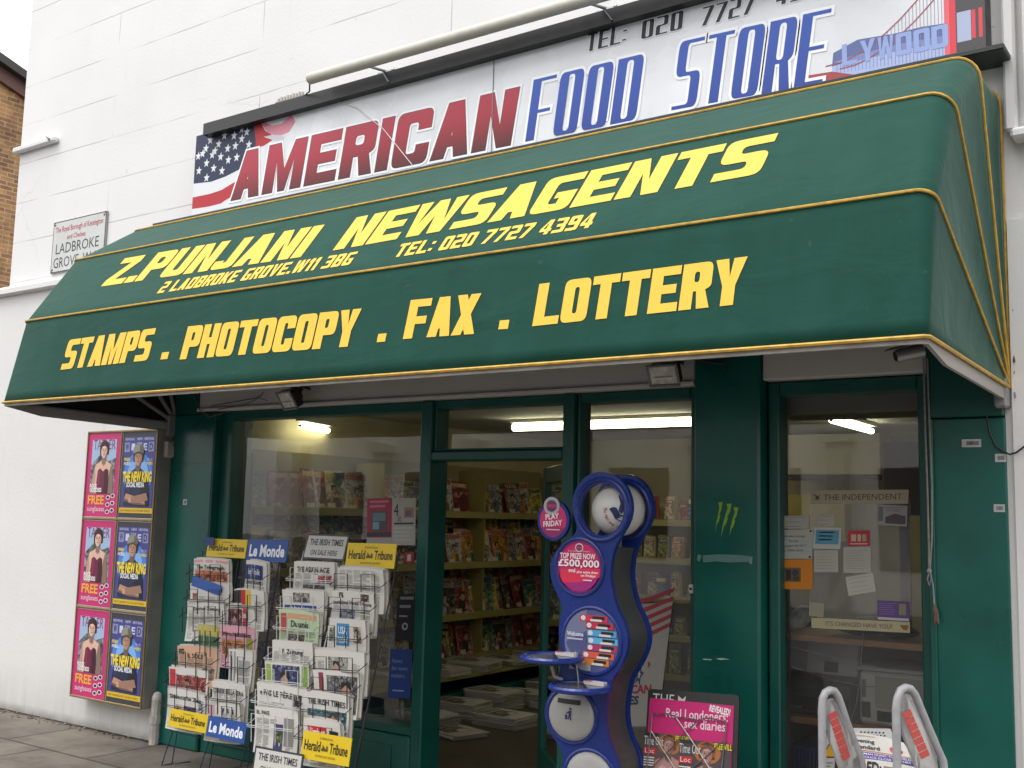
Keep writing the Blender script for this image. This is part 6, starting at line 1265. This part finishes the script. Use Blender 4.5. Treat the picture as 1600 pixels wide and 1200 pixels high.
def slips(A):
    A.poly([(math.cos(R(t)), math.sin(R(t))) for t in range(100, 265, 8)], '#6f7390', 1); A.poly([(-.95, -.1), (-.2, .3), (-.1, -.6), (-.6, -.75)], '#4b4f7c', 2)
    for k, (v, cc, u0) in enumerate(((.72, '#c5304a', -.42), (.5, '#c02a40', -.2), (.26, '#4c9ac4', -.15), (.02, '#5aa6cc', -.12), (-.2, '#a83560', -.15), (-.44, '#d0543c', -.3), (-.66, '#c9752e', -.42))):
        w = math.sqrt(max(0, .94 - (abs(v) + .05) ** 2)); A.rect(u0, v - .1, w, v + .1, cc, 3); A.rect(w - .55, v - .03, w - .1, v + .07, '#1c1b22', 4); A.rect(w - .62, v - .09, w - .2, v - .02, '#d0cdc8', 5); A.ell(u0 + .12, v, .09, .08, '#d5cfd2', 4)
    A.text('Welcome', -.9, .12, .13, '#d5d5e2', 6, w=.62, bold=.03); A.rect(-.9, .0, -.3, .05, '#b6b7cc', 6); A.rect(-.8, -.95, .0, -.6, '#9a9aa5', 2)
rim(927, 1001, 43, 49, 'slip_holder', '#4f5484', slips, lab='round holder of coloured play slips')
SILV = mat('silver plastic', (.36, .355, .34), .38, var=.04)
def bin_(A):
    A.nu = 12; A.nv = 4; A.rect(-.5, .48, .5, .66, '#141418', 4); A.nu = A.nv = 1
    A.ell(.1, .3, .05, .05, LB, 1, 10); A.poly([(.03, .22), (.16, .24), (.14, .0), (.16, -.14), (.1, -.14), (.08, 0), (.04, -.12), (-.0, -.12), (.04, .02)], LB, 1); A.rect(-.12, -.12, -.02, .06, LB, 1); A.poly([(.03, .2), (-.08, .12), (-.08, .09), (.04, .14)], LB, 2)
rim(896, 1117, 36, 40, 'bin_cover', SILV, bin_, .03, 'silver domed cover with a litter slot')
rim(924, 1214, 37, 40, 'bin_cover', SILV, None, .03)
q, a, b_ = disc(867, 813, 25, 31); c = MB(); c.prism([circ(q, a, b_)], lambda u, v, d: Vector((u, LY - d, v)), -.008, .014, BLUE); A = Art(c, lambda u, v, d: Vector((q.x + u * a, LY - .014 - d, q.y + v * b_)))
A.ell(0, 0, .84, .84, '#b82a66', 1, 28); A.ell(0, -.35, .7, .45, '#8d1f5c', 2, 24, 180, 360)
A.ell(-.1, .72, .5, .46, '#a5a3a8', 3, 24); A.ell(-.1, .72, .34, .3, '#5a2f56', 4, 20); A.rect(-.42, .64, .22, .8, '#a8305c', 5)
A.text('PLAY', -.45, .02, .26, '#e6d5de', 6, w=.86, bold=.03, rot=.1); A.text('FRIDAY', -.58, -.34, .26, '#e6d5de', 6, w=1.2, bold=.03, rot=.1); A.rect(-.4, -.5, .45, -.44, '#d5a8bc', 6); c.build('side_disc', LS)['label'] = 'small pink disc reading PLAY FRIDAY'
def tray(p, r, lab, hangx=None):
    c = MB(); n = 32; T = lambda rr, z: [Vector((p.x + rr * math.cos(2 * math.pi * i / n), p.y + rr * math.sin(2 * math.pi * i / n), p.z + z)) for i in range(n)]
    c.tube(T(r, 0), .014, BLUE, 8, True); v = T(r - .005, .004); c.add(v, [tuple(range(n))], mat('smoky grey tray', (.10, .10, .105), .2)); v = T(r - .005, -.006); c.add(v, [tuple(range(n))[::-1]], BLUE)
    c.box(p.x - .02, p.x + .08, p.y + r * .45, p.y + r * .7, p.z + .005, p.z + .02, '#c4bfc0'); c.box(p.x - .02, p.x + .02, p.y + r * .45 - .001, p.y + r * .7 - .02, p.z + .0205, p.z + .0225, '#b5304a')
    c.tube([(p.x + r * .4, p.y - r * .3, p.z + .008), (p.x - r * .1, p.y + r * .3, p.z + .010)], .005, '#20243c', 6)
    o = c.build('writing_tray', LS); o['label'] = lab
tray(P(862, 1028, -.86), .128, 'round blue writing tray sticking out to the left'); tray(P(907, 1074, -.88), .125, 'round blue writing tray over the litter slot')
c = MB(); c.tube([P(862, 1040, -.80), P(866, 1056, -.78), P(880, 1062, -.765)], .008, SILV, 8); c.build('tray_arm', LS)
c = MB(); w0 = P(899, 1018, -.80); w1 = P(904, 1066, -.80); c.tube([w0, P(901, 1040, -.802), w1, w1 + Vector((-.03, -.02, -.02))], .003, '#a9a9a5', 6); c.build('pen_cord', LS)

# ------------------------------------------------------------------ newspaper bill board leaning by the column
AB = thing('news_board', 'black news bill board with a bright pink poster behind a wire grip', 'bill board', (-2.05, -.6, 0))
n = Vector((0.10, -1, .22)).normalized(); p0 = P(1080, 1082, -.45); e = Vector((1, .10, -.065)).normalized(); e = (e - n * e.dot(n)).normalized(); up = n.cross(e)
TLp = PN(1013, 1076, p0, n); f = lambda u, v, d: TLp + e * u + up * v + n * d
TRp = PN(1155, 1086, p0, n); bw = (TRp - TLp).length; e = (TRp - TLp).normalized(); up = n.cross(e)
bh = TLp.z / up.z - .02
c = MB(); c.prism([fillet([(0, -bh, .01), (bw, -bh, .01), (bw, 0, .02), (0, 0, .02)])], f, -.02, 0, mat('black board', (.022, .021, .023), .45, var=.2, scale=9)); A = Art(c, f, base=.001)
A.text('THE', bw * .06, -.064, .046, '#c9c9c6', 2, w=bw * .24); A.poly([(bw * .34, -.02), (bw * .39, -.035), (bw * .43, -.02), (bw * .42, -.045), (bw * .38, -.06), (bw * .41, -.078), (bw * .36, -.066), (bw * .345, -.05)], '#bfc0be', 2)
c.build('board', AB)
def ab(px, py): q = PN(px, py, p0, n) - TLp; return q.dot(e), q.dot(up)
z6 = lambda x, y: (970 + x / 5.333, 1050 + y / 5.333)
c = MB(); A = Art(c, f, base=.003, step=.0005)
PK_ = '#c5186e'
tl, tr_, b1 = ab(*z6(245, 215)), ab(*z6(945, 282)), ab(*z6(185, 800)); 
lowv = -bh + .12; A.poly([tl, tr_, (tr_[0] - .004, lowv), (tl[0] - .004, lowv)], PK_, 0)
def L_(t, x0, y0, x1, y1, h, cc, bold=.0, L=2): a, b_ = ab(*z6(x0, y0)), ab(*z6(x1, y1)); A.text(t, a[0], a[1], h, cc, L, w=b_[0] - a[0], bold=bold, rot=math.atan2(b_[1] - a[1], b_[0] - a[0]))
L_('Real Londoners:', 378, 375, 895, 415, .038, '#ecd5e0', .01); L_('sex diaries', 530, 465, 872, 497, .038, '#ecd5e0', .01); L_('REVEALED!', 738, 325, 912, 365, .026, '#efe6ea', .04)
for (x0, y0, x1, y1, hairc) in ((205, 500, 560, 1150, '#7a5a48'), (500, 560, 905, 1250, '#6b4c40')):
    a = ab(*z6(x0, y0)); b_ = ab(*z6(x1, y1)); W = b_[0] - a[0]; v1 = a[1]; v0 = max(lowv + .005, b_[1]); 
    Lb = 3 if x0 < 400 else 12
    A.rect(a[0], v0, b_[0], v1, '#5d4a48' if x0 < 400 else '#4a3f44', Lb); A.ell(a[0] + W * .55, v1 - W * .2, W * .26, W * .2, '#a8683a', Lb + 1)
    s_ = W * .33; figure(A, a[0] + W * .54, v1 - s_ * 3.45, s_, Lb + 1, '#b0827c', hairc, '#bb9a9c')
    A.rect(a[0], v1 - W * .06, a[0] + W * .3, v1, '#2a2a2e', Lb + 6); A.text('Time Out', a[0] + W * .0, v1 - W * .24, W * .17, '#d6d8d4', Lb + 7, w=W * .42, bold=.0)
    A.rect(a[0] + W * .0, v1 - W * .42, a[0] + W * .26, v1 - W * .3, '#c02a38', Lb + 7); A.text('Loc', a[0] + W * .03, v1 - W * .40, W * .09, '#e6d0cc', Lb + 8, w=W * .2); lines_v = v1 - W * .5
    for k in range(4): A.rect(a[0] + W * .01, lines_v - k * W * .05, a[0] + W * .24, lines_v - k * W * .05 + W * .025, '#d0ccc8', Lb + 7)
    A.text('FREE VILL', a[0] + W * .68, v1 - W * .12, W * .1, '#d9c62a', Lb + 7, w=W * .34, bold=.03)
c.build('poster', AB)['label'] = 'bright pink poster with two bare chested men on magazine covers'
c = MB(); WG = mat('dull wire', (.22, .21, .21), .35, metal=.8)
fr = lambda x, y: f(*ab(*z6(x, y)), .016)
c.tube([fr(262, 490), fr(272, 360), fr(283, 343), fr(310, 360), fr(360, 350), fr(420, 352), fr(470, 380), fr(560, 385), fr(650, 405), fr(700, 390), fr(760, 385), fr(820, 405), fr(870, 412), fr(882, 402), fr(888, 420), fr(850, 800), fr(846, 1000)], .0028, WG, 6)
c.tube([fr(262, 490), fr(225, 800), fr(215, 1000)], .0028, WG, 6); c.tube([fr(470, 380), fr(620, 600), fr(760, 820), fr(830, 920)], .0025, '#c7c5bd', 6); c.tube([fr(665, 405), fr(540, 510), fr(400, 670), fr(265, 800)], .0025, WG, 6); c.tube([fr(262, 490), fr(440, 770), fr(520, 900)], .0025, '#b9b7af', 6); c.tube([fr(868, 560), fr(740, 690), fr(610, 800), fr(560, 850)], .0025, WG, 6)
c.build('wire_grip', AB)

# ------------------------------------------------------------------ newspaper stand with tubular sides, bottom right
ES = thing('newspaper_stand', 'grey tubular newspaper stand with red hatched side panels at the lower right', 'newspaper stand', (-1.2, -.7, 0))
TUBM = mat('grey painted tube', (.33, .33, .345), .35, var=.15, scale=18); z8 = lambda x, y: (1190 + x / 4.8, 950 + y / 4.8)
hn = Vector((.87, -.5, 0))
def loop(pts, panel, hatch, depth, lab):
    p0 = P(*z8(*pts[2]), depth); pts3 = [PN(*z8(*p), p0, hn) for p in pts]
    d = (pts3[-1] - pts3[-2]).normalized(); foot = pts3[-1] + d * .25; last = Vector((foot.x, foot.y, 0.0))
    a0 = Vector((pts3[0].x, pts3[0].y, 0.0))
    sm = []; P_ = [a0] + pts3 + [foot, last]
    c = MB(); c.tube(P_, .0145, TUBM, 12); o = c.build('side_frame', ES, True); o['label'] = lab
    q = MB(); poly = [PN(*z8(*p), p0 + hn * .006, hn) for p in panel]; q.add(poly + [v - hn * .012 for v in poly], [tuple(range(len(poly))), tuple(range(len(poly)))[::-1]] , 0 or mat('pale grey panel', (.50, .49, .49), .5, var=.06))
    k = len(poly); q.add(poly + [v - hn * .012 for v in poly], [(i, (i + 1) % k, k + (i + 1) % k, k + i) for i in range(k)], MATS['pale grey panel'])
    for s_ in hatch: q.add([PN(*z8(*p), p0 + hn * .0072, hn) for p in s_], [tuple(range(len(s_)))], '#c04c46')
    q.build('side_panel', o)
def hatchstrip(a, b_, n, w):
    out = []
    for k in range(n):
        t0 = (k + .08) / n; t1 = (k + .78) / n; x0 = a[0] + (b_[0] - a[0]) * t0; y0 = a[1] + (b_[1] - a[1]) * t0; x1 = a[0] + (b_[0] - a[0]) * t1; y1 = a[1] + (b_[1] - a[1]) * t1
        out.append([(x0 - w * .55, y0 + 22), (x0 + w * .45, y0 - 12), (x1 + w * .5, y1 - 2), (x1 - w * .45, y1 + 30)])
    return out
loop([(456, 1250), (455, 1000), (452, 760), (458, 680), (478, 635), (512, 616), (545, 622), (572, 660), (640, 860), (700, 1020), (745, 1130), (762, 1230)], [(470, 860), (480, 720), (500, 690), (540, 680), (565, 720), (640, 900), (720, 1100), (735, 1230), (600, 1230), (520, 1010)], hatchstrip((530, 775), (640, 1130), 7, 60), -.92, 'left tubular side')
loop([(1015, 1100), (1012, 950), (1008, 760), (1018, 680), (1045, 615), (1080, 597), (1115, 605), (1150, 650), (1240, 870), (1320, 1060), (1362, 1150), (1372, 1240)], [(1030, 850), (1035, 720), (1055, 665), (1085, 640), (1120, 655), (1220, 900), (1310, 1100), (1330, 1230), (1180, 1230), (1090, 1010)], hatchstrip((1085, 765), (1235, 1115), 7, 64), -.92, 'right tubular side')
c = MB(); n2 = Vector((-.25, -.75, .8)).normalized(); p0 = P(*z8(850, 950), -.55); BP = [PN(*z8(*p), p0, n2) for p in ((690, 900), (965, 905), (1005, 1010), (1100, 1400), (640, 1400))]
c.add(BP + [v - n2 * .006 for v in BP], [(0, 1, 2, 3, 4), (9, 8, 7, 6, 5)], MATS['pale grey panel'])
for j in range(5):
    for k in range(7): q = PN(*z8(745 + k * 28 + j * 9, 930 + j * 22 + k * 1.0), p0 + n2 * .001, n2); e1 = n2.cross(Vector((0, 0, 1))).normalized(); e2 = n2.cross(e1); c.add([q + e1 * .0045 * math.cos(i) + e2 * .0045 * math.sin(i) for i in (0, 1.05, 2.1, 3.14, 4.2, 5.2)], [tuple(range(6))], '#26262a')
c.build('perforated_shelf', ES)
def standpaper(px, out, label, draw, col_=PAPER):
    q = [PN(*z8(*p), p0 + n2 * out, n2) for p in px]; c = MB(); k = 4
    e_ = (q[1] - q[0]); W = e_.length; e_.normalize(); upv = q[3] - q[0]; H = upv.length; upv.normalize()
    f = lambda u, v, d: q[0] + (q[1] - q[0]) * u + (q[3] - q[0]) * v + (q[0] - q[1] + q[2] - q[3]) * u * v + n2 * (d + .012 * math.sin(math.pi * u) * v)
    N_ = 6; vs = [f(i / N_, j / N_, 0) for j in range(N_ + 1) for i in range(N_ + 1)]; m = len(vs); I = lambda i, j: j * (N_ + 1) + i
    fs = [(I(i, j), I(i + 1, j), I(i + 1, j + 1), I(i, j + 1)) for i in range(N_) for j in range(N_)]
    c.add(vs + [v - n2 * .02 for v in vs], fs + [tuple(x + m for x in t[::-1]) for t in fs] + [(I(i, N_), I(i + 1, N_), I(i + 1, N_) + m, I(i, N_) + m) for i in range(N_)] + [(I(N_, j), I(N_, j + 1), I(N_, j + 1) + m, I(N_, j) + m) for j in range(N_)] + [(I(0, j), I(0, j + 1), I(0, j + 1) + m, I(0, j) + m) for j in range(N_)], col_)
    A = Art(c, f, base=.0012, step=.0005, nu=4, nv=3); draw(A); return tag(c.build('newspaper', org=tuple(q[0])), label, 'newspaper', 'papers on the tubular stand')
def TT(A, t, u, v, h, w, cc, bold=0, L=4): Wt, vs, fs = font_text(t, bold); A.mb.add([A.f(u + p[0] / Wt * w, v + p[1] * h, A.d(L)) for p in vs], fs, cc)
def std(A):
    TT(A, 'Evening', .02, .62, .14, .40, '#333238', .02); TT(A, 'Standard', .04, .38, .15, .46, '#333238', .02); A.rect(.0, .30, 1, .325, '#d0783c', 2); A.ell(.80, .52, .09, .12, '#c0304e', 2); A.ell(.74, .5, .07, .12, '#d0556c', 3); A.rect(.0, .88, .45, .905, '#d09a7c', 2); A.rect(0, .0, 1, .26, '#5b4f92', 2)
    TT(A, 'GUNMAN HUNT: TWO HELD', .08, .15, .075, .88, '#dcd8e8', .02); TT(A, 'AS POLICE CLOSE THE NET', .1, .03, .075, .84, '#dcd8e8', .02)
standpaper([(660, 1115), (1165, 1185), (1065, 1010), (700, 935)], .02, 'folded newspaper with a black masthead and purple headline band on the tubular stand', std)
def led(A): TT(A, 'KILLED:', .02, .62, .3, .5, '#2f2d30', .03); A.rect(.55, .1, .95, .85, '#8a7a74', 2); A.ell(.75, .5, .1, .2, '#b99580', 3)
standpaper([(600, 1420), (1190, 1440), (1163, 1195), (655, 1125)], .03, 'lower newspaper with heavy black headline letters on the tubular stand', led)
notice([(1280, 1215), (1304, 1215), (1304, 1145), (1281, 1142)], '#b7b5ae', 'white notice with a yellow warning triangle behind the tubular stand', lambda A, W, H: (A.poly([(.1, .42), (1.1, .42), (.75, .8)], '#1f1e1c', 1), A.poly([(.2, .45), (1.0, .45), (.74, .74)], '#d09a1c', 2), lines(4, '#7d7b78', .08, .3)(A, W, H)), Y=-.03)
